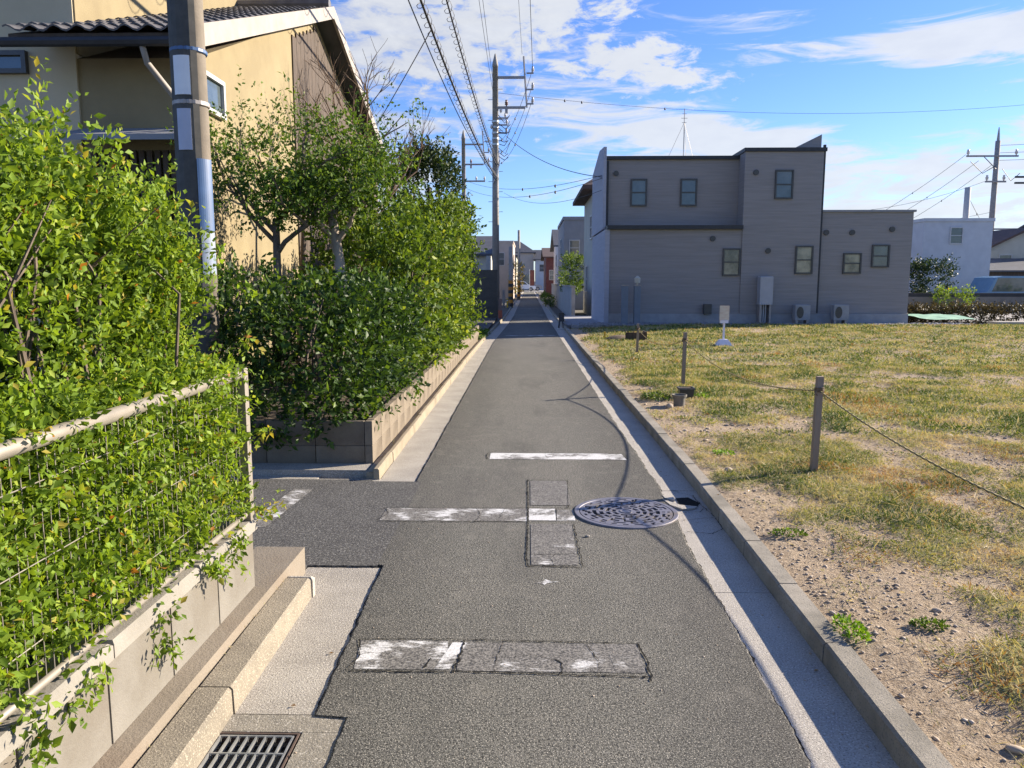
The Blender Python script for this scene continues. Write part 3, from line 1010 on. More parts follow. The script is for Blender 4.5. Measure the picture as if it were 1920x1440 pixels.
# broken gutter corner beside the cover
br = thing('broken_corner', (1.0, 5.1, 0), 'broken corner of gutter concrete patched with black tar beside the manhole cover', 'broken concrete')
MB().poly([(1.02, 5.02, 0.004), (1.13, 5.0, 0.004), (1.17, 5.10, 0.004), (1.12, 5.24, 0.004), (1.03, 5.22, 0.004)]).build('tar_patch', CRACK, br)
MB().prism([(0.93, 5.16), (1.02, 5.03), (1.13, 4.99), (1.10, 4.95), (1.02, 4.93), (0.955, 5.03)], 'z', 0.003, 0.014).build('fragment', CONC_R, br)
MB().prism([(0.945, 5.26), (1.015, 5.24), (1.01, 5.14), (0.95, 5.20)], 'z', 0.003, 0.013).build('fragment', CONC_R, br)
crack([(0.97, 5.42), (1.20, 5.41)], 0.004, 0.004, 3).build('crack', CRACK, br)
crack([(1.05, 5.4), (1.16, 5.28), (1.17, 5.05), (1.20, 4.8), (1.19, 4.55), (1.10, 4.46), (0.96, 4.50)], 0.005, 0.0045, 5).build('crack', CRACK, br)
crack([(0.98, 4.72), (1.19, 4.78)], 0.003, 0.0045, 8).build('crack', CRACK, br)
crack([(1.17, 4.98), (1.13, 4.90), (1.0, 4.88)], 0.003, 0.005, 9).build('crack', CRACK, br)

# ------------------------------------------------------------------ drain grate
dr = thing('drain_grate', (-0.9, 2.16, 0), 'galvanised steel drain grate set beside the left kerb', 'drain grate')
m = MB()
m.box(dx0, dx0+0.006, dy0, dy1, -0.03, 0.004)
m.box(dx1-0.006, dx1, dy0, dy1, -0.03, 0.004)
m.box(dx0+0.006, dx1-0.006, dy1-0.006, dy1, -0.03, 0.004)
m.build('frame', mat('rusty_frame', (0.12, 0.08, 0.06), (0.07, 0.05, 0.04), 20, 0.8), dr)
xb = np.linspace(dx0+0.018, dx1-0.018, 9)
bar = mesh_of(MB().box(-0.003, 0.003, 0, 0.40, -0.022, 0), 'bar', GALV)
for x in xb:
    inst('bar', bar, (x, dy1-0.415, 0.004), dr)
cb = mesh_of(MB().box(xb[0]+0.004, xb[-1]-0.004, -0.003, 0.003, -0.004, 0.001), 'cross_bar', GALV)
for k in range(5):
    inst('cross_bar', cb, (0, dy1-0.018-k*0.095, 0.0036), dr)
m = MB()
m.box(dx0+0.002, dx1-0.002, dy0, dy1-0.002, -0.5, -0.45)
m.box(dx0-0.04, dx0-0.001, dy0, dy1, -0.5, -0.032)
m.box(dx1+0.001, dx1+0.04, dy0, dy1, -0.5, -0.051)
m.box(dx0, dx1, dy1+0.001, dy1+0.04, -0.5, -0.051)
m.build('pit', PIT, dr)

# ------------------------------------------------------------------ left block wall with fence
wall = thing('block_wall', (-1.28, 2.3, 0), 'low pale concrete block wall under the mesh fence, with vines hanging over its coping', 'wall')
MB().box(-1.40, -1.150, -0.5, 3.80, -0.05, 0.140).build('footing', FOOT, wall)
blk = mesh_of(MB().bbox(-0.06, 0.06, 0.004, 0.394, 0.0, 0.262, 0.005), 'block', BLOCK)
y = 3.29-0.40
while y > 0.2:
    inst('block', blk, (-1.285, y, 0.141), wall)
    y -= 0.40
MB().box(-1.335, -1.235, 0.3, 3.285, 0.142, 0.395).build('mortar_core', mat('joint_mortar', (0.23, 0.21, 0.18), (0.18, 0.165, 0.14), 9, 0.95), wall)
cop = mesh_of(MB().bbox(-0.078, 0.078, 0.003, 0.597, 0.0, 0.052, 0.010), 'coping', COPING)
y = 3.30-0.60
while y > 0.2:
    inst('coping', cop, (-1.285, y, 0.404), wall)
    y -= 0.60

fen = thing('mesh_fence', (-1.24, 2.3, 0.456), 'beige metal mesh fence on the block wall overgrown by the hedge', 'fence')
FX = -1.235
MB().tube([(FX, 0.2, 1.105), (FX, 3.255, 1.105)], 0.022, 12).build('top_rail', ALU, fen, smooth=True)
MB().tube([(FX, 0.2, 0.485), (FX, 3.255, 0.485)], 0.012, 8).build('bottom_rail', ALU, fen, smooth=True)
post = mesh_of(MB().bbox(-0.022, 0.022, -0.022, 0.022, 0, 0.673, 0.004), 'post', ALU)
for y in (3.262, 1.30):
    inst('post', post, (FX, y, 0.456), fen)
wm = mesh_of(MB().tube([(0, 0, 0), (0, 0, 0.61)], 0.0018, 5), 'upright_wire', WIRE)
for i in range(58):
    inst('upright_wire', wm, (FX, 3.20-i*0.035, 0.485), fen)
hm = mesh_of(MB().tube([(0, 0.3, 0), (0, 3.24, 0)], 0.0018, 5), 'cross_wire', WIRE)
for z in (0.60, 0.80, 1.00):
    inst('cross_wire', hm, (FX+0.006, 0, z), fen)

# ------------------------------------------------------------------ field
def turf_amount(x, y):
    n = noise.fractal(Vector((x*0.55+3, y*0.38, 1.7)), 1.0, 2.1, 4)
    n2 = noise.fractal(Vector((x*2.4, y*2.1, 5.1)), 1.0, 2.0, 3)
    d = (x-1.32)
    edge = 0.62 if y < 6 else max(0.20, 0.62-(y-6)*0.07)
    e = min(1.0, max(0.0, (d-edge*0.35)/(edge*1.25)))
    t = 0.62+0.54*n+0.62*n2-0.52*(1-e)
    if y > 9:
        t += 0.06*min(1, (y-9)/6)-0.10*max(0, noise.noise(Vector((x*0.25, y*0.5, 20))))
    return t


def field_z(x, y):
    z = 0.074+0.018*noise.noise(Vector((x*0.8, y*0.8, 0)))+0.010*noise.noise(Vector((x*3, y*3, 2)))
    z += 0.13*max(0, min(1, (y-15)/9))*max(0, min(1, (x-1.3)/3))
    if y > 23.1:
        z -= 0.16*(y-23.1)
    k = min(1, (x-1.27)/0.15)
    return 0.064*(1-k)+z*k


def spaced(a, b, d0, gr, dmax):
    out = [a]
    d = d0
    while out[-1] < b:
        out.append(out[-1]+d)
        d = min(dmax, d*gr)
    return np.array(out)


gx = spaced(1.30, 19, 0.025, 1.012, 0.30)
gy = spaced(-1.0, 27, 0.028, 1.006, 0.22)
nx_, ny_ = len(gx), len(gy)
V = np.zeros((ny_, nx_, 3))
TA = np.zeros((ny_, nx_))
for j, yy in enumerate(gy):
    kx = interp(K_R, yy)+0.090-1.30
    for i, xx in enumerate(gx):
        x_ = xx+kx*max(0, 1-(xx-1.30)/2.0)
        t_ = turf_amount(x_, yy)
        rough = 0.008*noise.noise(Vector((x_*14, yy*14, 0)))+0.004*noise.noise(Vector((x_*40, yy*40, 0)))
        V[j, i] = (x_, yy, field_z(x_, yy)+rough*min(1, i/4)+0.024*max(0, min(1, (t_-0.2)*2)))
        TA[j, i] = t_
idx = np.arange(nx_*ny_).reshape(ny_, nx_)
F = np.stack([idx[:-1, :-1], idx[:-1, 1:], idx[1:, 1:], idx[1:, :-1]], -1).reshape(-1, 4)
fo = np_mesh('field', V.reshape(-1, 3), F, FIELD, attr=('turf', 'POINT', TA.ravel()), smooth=True)
tag(fo, kind='structure')


def blades(n, x0, x1, y0, y1, L, W, thr, flat, dead, name_seed):
    xs_ = x0+(x1-x0)*RNG.random(n)
    ys_ = y0+(y1-y0)*RNG.random(n)
    keep, zz, tt = [], [], []
    for a, b in zip(xs_, ys_):
        if a < interp(K_R, b)+0.13:
            keep.append(False)
            continue
        t_ = turf_amount(a, b)
        ok = t_+random.gauss(0, 0.09) > thr
        keep.append(ok)
        if ok:
            zz.append(field_z(a, b)+0.020*max(0, min(1, (t_-0.2)*2)))
            tt.append(t_)
    keep = np.array(keep)
    C = np.stack([xs_[keep], ys_[keep], np.array(zz)], 1)
    tt = np.array(tt)
    m_ = len(C)
    C[:, 2] += 0.004
    D = RNG.normal(size=(m_, 3))
    D[:, 2] = np.abs(D[:, 2])*flat+0.18
    LL = L*(0.5+RNG.random(m_))*(0.7+0.5*np.clip(tt, 0, 1))
    patch_ = np.array([noise.fractal(Vector((c[0]*1.5, c[1]*1.7, 9.0)), 0.8, 2.1, 4) for c in C])
    r = np.clip(0.40-0.85*patch_-0.22*(tt-0.35)+RNG.normal(size=m_)*0.17, 0, 0.96)
    dd = RNG.random(m_) < dead
    r[dd] = 0.80+0.14*RNG.random(dd.sum())
    rust = np.array([noise.noise(Vector((c[0]*0.9, c[1]*1.3, 31.0))) for c in C])
    r[(RNG.random(m_) < np.clip((rust-0.24)*1.8, 0, 0.35)) | (RNG.random(m_) < 0.02)] = 1.0
    LL = LL*(1+0.5*np.clip(patch_, 0, 1))
    return leaf_geo(C, D, LL, np.full(m_, W)*(0.6+0.8*RNG.random(m_)), r, 0.3)


gp = [blades(190000, 1.3, 6.2, 2.0, 7.0, 0.030, 0.0038, 0.28, 0.75, 0.22, 1),
      blades(110000, 1.3, 9.5, 7.0, 13.0, 0.040, 0.0075, 0.24, 0.8, 0.20, 2),
      blades(110000, 1.3, 17.5, 13.0, 26.0, 0.052, 0.014, 0.18, 0.8, 0.18, 3),
      blades(9000, 1.4, 6.0, 2.0, 7.0, 0.075, 0.0036, 0.02, 0.25, 0.9, 4)]
go = foliage('grass', L_GRASS, None, gp)
tag(go, 'short patchy green and straw coloured grass on the vacant lot', 'grass', kind='stuff')

# pebbles
ico_v = []
ph = (1+5**0.5)/2
for a in (-1, 1):
    for b in (-ph, ph):
        ico_v += [(0, a, b), (a, b, 0), (b, 0, a)]
ico_v = np.array(ico_v)/math.sqrt(1+ph*ph)
ico_f = []
for i in range(12):
    for j in range(i+1, 12):
        for k in range(j+1, 12):
            if all(abs(np.linalg.norm(ico_v[p]-ico_v[q])-1.0515) < 0.02 for p, q in ((i, j), (j, k), (i, k))):
                n_ = np.cross(ico_v[j]-ico_v[i], ico_v[k]-ico_v[i])
                ico_f.append((i, j, k) if n_.dot(ico_v[i]) > 0 else (i, k, j))
ico_f = np.array(ico_f)


def pebbles(n, x0, x1, y0, y1, smin, smax, thr=0.30, zoff=0.0, zfun=field_z, power=3.0):
    Vs, Fs = [], []
    off = 0
    c = 0
    while c < n:
        x = random.uniform(x0, x1)
        y = random.uniform(y0, y1)
        if zfun is field_z and (x < interp(K_R, y)+0.115 or turf_amount(x, y)+random.gauss(0, 0.1) > thr):
            c += 0.5
            continue
        s = smin+(smax-smin)*random.random()**power
        if zfun is field_z and noise.noise(Vector((x*1.7, y*1.7, 4.0))) < random.uniform(-0.5, 0.3):
            c += 0.3
            continue
        sc = np.array([s*random.uniform(0.8, 1.6), s*random.uniform(0.7, 1.1), s*random.uniform(0.4, 0.7)])
        a = random.uniform(0, 6.28)
        v = ico_v*(1+RNG.normal(size=(12, 1))*0.10)*sc
        rot = np.array([[math.cos(a), -math.sin(a), 0], [math.sin(a), math.cos(a), 0], [0, 0, 1]])
        v = v@rot.T+np.array([x, y, zfun(x, y)+sc[2]*0.35+zoff])
        Vs.append(v)
        Fs.append(ico_f+off)
        off += 12
        c += 1
    return np.vstack(Vs), np.vstack(Fs)


V1, F1 = pebbles(34000, 1.27, 4.0, 1.9, 6.5, 0.0018, 0.0115, thr=0.38, power=10.0)
V2, F2 = pebbles(6000, 1.28, 7.5, 6.5, 14, 0.005, 0.022, power=4.0)
go = np_mesh('gravel', np.vstack([V1, V2]), np.vstack([F1, F2+len(V1)]), STONE, smooth=True)
tag(go, 'scattered pebbles on the bare soil beside the kerb', 'gravel', kind='stuff')
V1, F1 = pebbles(2800, 1.6, 13.5, 23.2, 24.2, 0.02, 0.05, zfun=lambda x, y: 0.19, power=1.2)
tag(np_mesh('gravel', V1, F1, GRAVEL, smooth=True), 'grey gravel strip along the foot of the grey house', 'gravel', kind='stuff')
# crumbs and grit on road and gutters
Vg, Fg = pebbles(500, -0.75, 0.85, 2.0, 9, 0.0015, 0.005, zfun=lambda x, y: TOPZ, power=3)
Vh, Fh = pebbles(260, 0.98, 1.17, 2.0, 9, 0.0015, 0.006, zfun=lambda x, y: 0.0, power=3)
tag(np_mesh('grit', np.vstack([Vg, Vh]), np.vstack([Fg, Fh+len(Vg)]), STONE, smooth=True), 'loose grit scattered on the lane and gutter', 'grit', kind='stuff')


def rock(label, x, y, s, z=None, material=STONE, flat=0.6, name='stone', rz=0.3):
    m = MB()
    rg = random.Random(int(x*100+y*10))
    rings = 7
    prof = []
    for k in range(rings+1):
        a = math.pi*k/rings
        prof.append((math.sin(a), -math.cos(a)))
    seg = 12
    for (r, zz) in prof:
        for j in range(seg):
            t = 2*math.pi*j/seg
            nn = 1+0.14*noise.noise(Vector((math.cos(t)*r*1.3+x, math.sin(t)*r*1.3+y, zz*1.3)))
            px, py, pz = math.cos(t)*r*s[0]*nn, math.sin(t)*r*s[1]*nn, zz*s[2]*nn
            zg = field_z(x, y) if z is None else z
            m.v.append((x+px*math.cos(rz)-py*math.sin(rz), y+px*math.sin(rz)+py*math.cos(rz), zg+s[2]*flat+pz))
    for k in range(rings):
        for j in range(seg):
            q = (j+1) % seg
            m.f.append([k*seg+j, k*seg+q, (k+1)*seg+q, (k+1)*seg+j])
    o = m.build(name, material, loc=(x, y, field_z(x, y) if z is None else z), smooth=True)
    tag(o, label, 'stone', 'loose stones on the vacant lot')
    return o


rock('round pale stone lying just left of the grey flower pot', 1.60, 8.62, (0.045, 0.04, 0.035))
rock('long flat tan stone at the right edge of the bare soil', 1.72, 2.62, (0.040, 0.016, 0.012), rz=0.1)
rock('oval pale stone among pebbles right of the leafy weed', 1.78, 3.22, (0.022, 0.014, 0.010), rz=-0.2)
rock('grey round stone near the kerb beyond the broken gutter corner', 1.52, 5.72, (0.035, 0.028, 0.022))
rock('pale angular stone in the bottom right corner by the grass', 1.50, 2.22, (0.030, 0.018, 0.012), rz=-0.5)
rock('flat whitish stone in the turf behind the near stake', 3.85, 7.0, (0.05, 0.035, 0.022))
rock('small white pebble lying alone on the asphalt near the manhole cover', 0.352, 4.365, (0.017, 0.010, 0.008), z=TOPZ, material=COPING)

# ------------------------------------------------------------------ stakes and rope
PX = [(2.138, 15.08, 0.60), (2.104, 10.396, 0.745), (2.144, 5.679, 0.735), (2.12, 1.05, 0.74)]
labels = ['square wooden stake farthest along the rope, beside the wood edged mound', 'square wooden stake behind the black planter and grey pot', 'square wooden stake nearest the viewer with rope knotted round its top', 'square wooden stake beyond the near end of the rope']
tops = []
for (x, y, h), lb in zip(PX, labels):
    t = thing('stake', (x, y, 0.08), lb, 'stake', 'rope stakes along the lot edge')
    z0 = field_z(x, y)-0.05
    lean = 0.012
    m = MB()
    s_ = 0.0225
    m.v = [(x-s_, y-s_, z0), (x+s_, y-s_, z0), (x+s_, y+s_, z0), (x-s_, y+s_, z0),
           (x-s_+lean, y-s_, z0+h+0.05), (x+s_+lean, y-s_, z0+h+0.05), (x+s_+lean, y+s_, z0+h+0.05), (x-s_+lean, y+s_, z0+h+0.05)]
    m.f = [[3, 2, 1, 0], [4, 5, 6, 7], [0, 1, 5, 4], [1, 2, 6, 5], [2, 3, 7, 6], [3, 0, 4, 7]]
    m.build('stake_shaft', WOOD, t)
    zk = z0+h-0.055
    tops.append((x+lean, y, zk))
    m = MB()
    ring = []
    for k in range(3):
        for j in range(10):
            a = 2*math.pi*j/10
            ring.append((x+lean+0.030*math.cos(a)*1.1, y+0.030*math.sin(a)*1.1, zk+0.012*k-0.012+0.012*j/10))
    m.tube(ring, 0.0055, 6)
    m.tube([(x+lean-0.03, y-0.03, zk), (x+lean-0.05, y-0.045, zk-0.01), (x+lean-0.03, y-0.05, zk-0.03)], 0.005, 6)
    m.build('rope_knot', mat('knot_rope', (0.20, 0.14, 0.09), (0.10, 0.07, 0.04), 90, 0.9), t)


def rope(a, b, sag, label):
    pts = catenary(a, b, sag, 160)
    seg = 6
    m = MB().tube(pts, 0.0058, seg)
    o = m.build('rope', ROPE, loc=(0, 0, 0), smooth=True)
    s = 0
    vals = []
    for k, p in enumerate(pts):
        if k:
            s += (pts[k]-pts[k-1]).length
        for j in range(seg):
            vals.append(s*95+2*math.pi*j/seg)
    at_ = o.data.attributes.new('twist', 'FLOAT', 'POINT')
    at_.data.foreach_set('value', vals[:len(o.data.vertices)])
    tag(o, label, 'rope', 'yellow and black ropes between the stakes')


rope(tops[0], tops[1], 0.17, 'thin twisted rope sagging between the farthest and middle stakes')
rope(tops[1], tops[2], 0.17, 'thin twisted rope sagging between the middle stake and the near stake')
rope(tops[2], tops[3], 0.17, 'yellow and black rope running from the near stake out of the right edge')

# ------------------------------------------------------------------ pots, sign, bits on the lot
pot = thing('flower_pot', (1.745, 8.80, 0.1), 'round weathered grey flower pot in front of the black planter', 'flower pot')
z0 = field_z(1.745, 8.8)
MB().lathe([(0.062, z0-0.01), (0.064, z0+0.04), (0.072, z0+0.10), (0.084, z0+0.105), (0.088, z0+0.130), (0.078, z0+0.130), (0.074, z0+0.112)], 1.745, 8.80, 24).build('pot_body', POTG, pot, smooth=False)
MB().lathe([(0.073, z0+0.108), (0.001, z0+0.118)], 1.745, 8.80, 16).build('pot_soil', SOIL, pot)
bp = thing('planter', (1.93, 9.30, 0.1), 'black plastic rectangular planter at the foot of the middle stake', 'planter')
z0 = field_z(1.93, 9.3)
m = MB()
m.prism([(1.845, z0), (1.995, z0), (2.01, z0+0.13), (1.83, z0+0.13)], 'y', 9.23, 9.36)
m.build('planter_body', BLACKP, bp)
m = MB()
m.box(1.822, 2.018, 9.215, 9.228, z0+0.125, z0+0.145).box(1.822, 2.018, 9.362, 9.375, z0+0.125, z0+0.145)
m.box(1.822, 1.838, 9.228, 9.362, z0+0.125, z0+0.145).box(2.002, 2.018, 9.228, 9.362, z0+0.125, z0+0.145)
m.build('planter_rim', mat('dusty_rim', (0.13, 0.13, 0.12), (0.05, 0.05, 0.05), 30, 0.7), bp)
MB().box(1.84, 2.0, 9.23, 9.36, z0+0.131, z0+0.136).build('planter_soil', SOIL, bp)
MB().box(1.85, 1.865, 9.215, 9.229, z0-0.01, z0+0.03).build('planter_foot', BLACKP, bp)
MB().box(1.985, 2.0, 9.215, 9.229, z0-0.01, z0+0.03).build('planter_foot', BLACKP, bp)

sg_ = thing('sign_stand', (4.214, 16.65, 0.15), 'small white sign stand with a weighted trapezoid base standing on the turf', 'sign stand')
zs = field_z(4.214, 16.65)
m = MB()
m.v = [(4.03, 16.52, zs), (4.40, 16.52, zs), (4.40, 16.80, zs), (4.03, 16.80, zs), (4.13, 16.60, zs+0.15), (4.30, 16.60, zs+0.15), (4.30, 16.72, zs+0.15), (4.13, 16.72, zs+0.15)]
m.f = [[3, 2, 1, 0], [4, 5, 6, 7], [0, 1, 5, 4], [1, 2, 6, 5], [2, 3, 7, 6], [3, 0, 4, 7]]
m.build('base', SIGNW, sg_)
MB().box(4.16, 4.27, 16.512, 16.519, zs, zs+0.02).build('handle_slot', BLACKP, sg_)
MB().box(4.195, 4.235, 16.64, 16.68, zs+0.15, zs+0.50).build('pole', SIGNW, sg_)
MB().box(4.13, 4.30, 16.625, 16.695, zs+0.50, zs+0.56).build('bracket', SIGNW, sg_)
MB().box(4.115, 4.315, 16.64, 16.67, zs+0.561, zs+0.87).build('sign_panel', mat('faded_notice', (0.55, 0.45, 0.38), (0.62, 0.58, 0.5), 6, 0.6, stretch=(1, 1, 3)), sg_)

m = MB().box(1.86, 1.905, 18.9, 18.945, 0.08, 0.27)
tag(m.build('marker_peg', YELLOW, loc=(1.88, 18.9, 0.08)), 'short yellow marker peg stuck in the turf near the kerb', 'peg')
bx = thing('board_edging', (2.5, 18.3, 0.1), 'low brown wooden board edging round a small soil mound left of the farthest stake', 'edging')
MB().box(2.30, 2.78, 18.2, 18.225, 0.10, 0.30).build('board', BROWNW, bx)
MB().box(2.782, 2.807, 18.2, 18.75, 0.10, 0.31).build('board', BROWNW, bx)
m = MB().lathe([(0.45, 0.08), (0.34, 0.14), (0.18, 0.19), (0.01, 0.21)], 2.25, 18.7, 14)
m.build('soil_mound', mat('mound_soil', (0.22, 0.16, 0.10), (0.12, 0.085, 0.055), 9, 0.95, 0.8, 50), bx, smooth=True)


def weed(name, label, x, y, spread, n, size, h, material=L_WEED, cat='weed'):
    t = thing(name, (x, y, field_z(max(x, 1.4), y)), label, cat, 'weeds on the lot')
    z = field_z(max(x, 1.4), y)
    a = RNG.random(n)*6.28
    rr_ = np.sqrt(RNG.random(n))
    C = np.stack([x+np.cos(a)*rr_*spread[0], y+np.sin(a)*rr_*spread[1], z+0.01+RNG.random(n)*h*(1-rr_*0.6)], 1)
    D = np.stack([np.cos(a), np.sin(a), 0.2+RNG.random(n)], 1)
    foliage('leaves', material, t, [leaf_geo(C, D+RNG.normal(size=(n, 3))*0.5, size*(0.6+0.8*RNG.random(n)), size*0.6*np.ones(n), np.clip(RNG.random(n), 0, 0.97))])
    m = MB()
    for k in range(5):
        b = 6.28*k/5
        m.tube([(x, y, z-0.01), (x+math.cos(b)*spread[0]*0.5, y+math.sin(b)*spread[1]*0.5, z+h*0.4)], 0.0015, 4)
    m.build('stems', L_WEED, t)


weed('leafy_weed', 'bright green leafy weed creeping over the right kerb near the viewer', 1.315, 3.00, (0.055, 0.11), 260, 0.018, 0.035)
weed('leafy_weed', 'small bright weed tuft on bare soil level with the white bar', 1.62, 6.25, (0.08, 0.09), 160, 0.022, 0.03)
weed('leafy_weed', 'dark green weed growing left of the grey flower pot', 1.55, 9.25, (0.17, 0.22), 420, 0.028, 0.07, L_DARK)
weed('leafy_weed', 'small green weed at the right side of the black planter', 2.12, 9.32, (0.08, 0.10), 130, 0.03, 0.08)
weed('leafy_weed', 'flat dark weed mat on the pebbly soil right of the leafy kerb weed', 1.66, 3.05, (0.07, 0.05), 220, 0.016, 0.02, L_TREE)
weed('leafy_weed', 'low dry weed sprawled against the kerb below the broken gutter corner', 1.47, 4.22, (0.10, 0.06), 200, 0.018, 0.025, L_TREE)

# fallen leaves and straw on the near gutter
for lb, x, y, z in (('dry brown leaf lying on the left gutter slab', -0.795, 2.93, 0.003), ('yellow leaf lying on the left gutter slab above the grate', -0.83, 2.54, 0.003),
                    ('brown bit of leaf in the shaded right gutter', 1.12, 2.83, 0.003), ('orange dry leaf on top of the right kerb', 1.255, 4.95, 0.104)):
    m = MB()
    m.v = [(x-0.010, y, z+0.001), (x, y-0.006, z+0.006), (x+0.012, y+0.002, z+0.002), (x, y+0.007, z+0.005), (x, y, z+0.0005)]
    m.f = [[0, 1, 4], [1, 2, 4], [2, 3, 4], [3, 0, 4]]
    tag(m.build('fallen_leaf', DRYLEAF, loc=(x, y, z)), lb, 'leaf', 'fallen leaves')

# ------------------------------------------------------------------ near hedge
random.seed(21)
hd = thing('hedge', (-1.8, 2.0, 0.3), 'large bright yellow green hedge growing over and through the mesh fence', 'hedge')
parts = []


def hedge_top(y):
    return interp([(0.3, 1.78), (1.9, 1.80), (2.4, 1.94), (2.75, 1.86), (3.05, 1.80), (3.3, 1.64)], y)


S, O = sample_box_shell(12500, -2.45, -1.335, 0.4, 3.36, 0.35, 1.78, 0.28, amp=0.10, freq=2.2)
S[:, 0] = np.where(S[:, 2] < 1.2, np.minimum(S[:, 0], -1.33), S[:, 0])
S[:, 2] = np.where(S[:, 2] > 1.0, 1.0+(S[:, 2]-1.0)*np.array([(hedge_top(y)-1.0)/0.78 for y in S[:, 1]]), S[:, 2])
D = O*0.6+np.array([0, 0, 1.0])+RNG.normal(size=O.shape)*0.35
parts.append(sprigs(S, D, 16, 0.12, 0.029, 0.5, 0.42, 0.02))
# growth pressing through the mesh below the rail
n = 6000
S = np.stack([-1.42+0.20*RNG.random(n)**1.3, 0.6+2.62*RNG.random(n), 0.50+0.66*RNG.random(n)], 1)
D = RNG.normal(size=(n, 3))*0.6+np.array([0.35, 0, 0.35])
parts.append(sprigs(S, D, 11, 0.09, 0.028, 0.5, 0.4, 0.03))
# shoots standing above the hedge
for (x, y, z, h) in ((-1.45, 2.02, 1.80, 0.24), (-1.40, 2.22, 1.86, 0.22), (-1.52, 2.42, 1.90, 0.30), (-1.45, 2.60, 1.85, 0.25), (-1.42, 2.95, 1.68, 0.28), (-1.6, 2.1, 1.85, 0.2), (-1.35, 2.75, 1.74, 0.22), (-1.5, 1.75, 1.8, 0.22), (-1.35, 3.1, 1.5, 0.25)):
    n = 12
    S = np.array([[x+random.gauss(0, 0.05), y+random.gauss(0, 0.06), z-random.random()*0.15] for _ in range(n)])
    D = RNG.normal(size=(n, 3))*0.18+np.array([0.05, 0.05, 1])
    parts.append(sprigs(S, D, 18, h*0.9, 0.028, 0.55, 0.42, 0.03))
# vines spilling over the coping and beyond the post
for (y, dz) in ((1.25, 0.2), (1.72, 0.15), (1.95, 0.10), (2.40, 0.26), (2.75, 0.08), (3.02, 0.16)):
    n = 15
    S = np.array([[-1.195+random.gauss(0, 0.010), y+random.gauss(0, 0.05), 0.50-random.random()*dz] for _ in range(n)])
    D = RNG.normal(size=(n, 3))*0.35+np.array([0.1, 0, -0.7])
    parts.append(sprigs(S, D, 7, 0.07, 0.030, 0.5, 0.3, 0.0))
for (x, y, z) in ((-1.18, 3.33, 0.86), (-1.17, 3.30, 0.52), (-1.25, 3.38, 1.22), (-1.24, 3.36, 1.45), (-1.19, 3.3, 0.47)):
    n = 6
    S = np.array([[x+random.gauss(0, 0.02), y+random.gauss(0, 0.02), z+random.gauss(0, 0.02)] for _ in range(n)])
    D = RNG.normal(size=(n, 3))*0.4+np.array([0.3, 0.6, -0.1])
    parts.append(sprigs(S, D, 5, 0.06, 0.036, 0.5, 0.3, 0.35))
foliage('foliage', L_HEDGE, hd, parts)
m = MB()
for k in range(46):
    x = random.uniform(-2.1, -1.32)
    y = random.uniform(0.8, 3.1)
    h = hedge_top(y)-0.15
    m.tube([(x, y, 0.1), (x+random.gauss(0, 0.06), y+random.gauss(0, 0.08), 0.6), (x+random.gauss(0, 0.1), y+random.gauss(0, 0.15), h*0.85), (x+random.gauss(0, 0.12), y+random.gauss(0, 0.2), h)], [0.012, 0.009, 0.006, 0.002], 5)
m.build('branches', BARK, hd)
MB().box(-3.2, -1.405, -0.5, 3.74, -0.05, 0.12).build('planting_bed', SOIL, hd)

# ------------------------------------------------------------------ utility poles
def pole(x, y, h, r0, r1, label, material=DARKPOLE, group='utility poles', cap=True):
    t = thing('utility_pole', (x, y, 0), label, 'utility pole', group)
    prof = [(r0, -0.1), (r1+(r0-r1)*0.5, h*0.5), (r1, h)]
    if cap:
        prof += [(r1*1.08, h), (r1*1.08, h+0.12), (r1*0.25, h+0.55), (0.01, h+0.58)]
    MB().lathe(prof, x, y, 20).build('shaft', material, t, smooth=True)
    return t


# near left pole with plates
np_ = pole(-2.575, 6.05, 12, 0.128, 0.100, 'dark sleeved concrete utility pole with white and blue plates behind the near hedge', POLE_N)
ax_, ay_ = -2.575, 6.05


def arc_plate(t, a0, a1, r, z0, z1, material, name, label=None):
    m = MB()
    n = 8
    for k in range(n+1):
        a = a0+(a1-a0)*k/n
        for rad in (r, r+0.006):
            for z in (z0, z1):
                m.v.append((ax_+rad*math.cos(a), ay_+rad*math.sin(a), z))
    for k in range(n):
        b = k*4
        c = b+4
        m.f += [[b+2, c+2, c+3, b+3], [b, b+1, c+1, c], [b+1, b+3, c+3, c+1], [b, c, c+2, b+2]]
    m.f += [[0, 2, 3, 1], [n*4, n*4+1, n*4+3, n*4+2]]
    o = m.build(name, material, t, smooth=False)
    if label:
        o['label'] = label


arc_plate(np_, R(-200), R(-42), 0.1275, 0.5, 5.6, SLEEVE_SHADE, 'sleeve')  # dark sleeve spread over the unlit side, shade put into its colour
arc_plate(np_, R(-118), R(-66), 0.134, 2.88, 3.16, WHITE, 'plate', 'white plate high on the pole')
arc_plate(np_, R(-114), R(-70), 0.134, 2.48, 2.78, GREYPL, 'plate', 'pale lilac plate below the white one')
arc_plate(np_, R(-60), R(-8), 0.136, 1.88, 2.42, BLUE, 'plate', 'blue plate on the lane side')
arc_plate(np_, R(-58), R(-10), 0.137, 1.55, 1.87, mat('pale_blue_plate', (0.14, 0.20, 0.30), (0.25, 0.29, 0.35), 9, 0.5), 'plate', 'pale blue plate below the blue one')
MB().lathe([(0.131, 2.815), (0.135, 2.82), (0.135, 2.845), (0.131, 2.85)], ax_, ay_, 20).build('band', STEEL, np_)
MB().lathe([(0.131, 3.20), (0.135, 3.205), (0.135, 3.225), (0.131, 3.23)], ax_, ay_, 20).build('band', BLUE, np_)


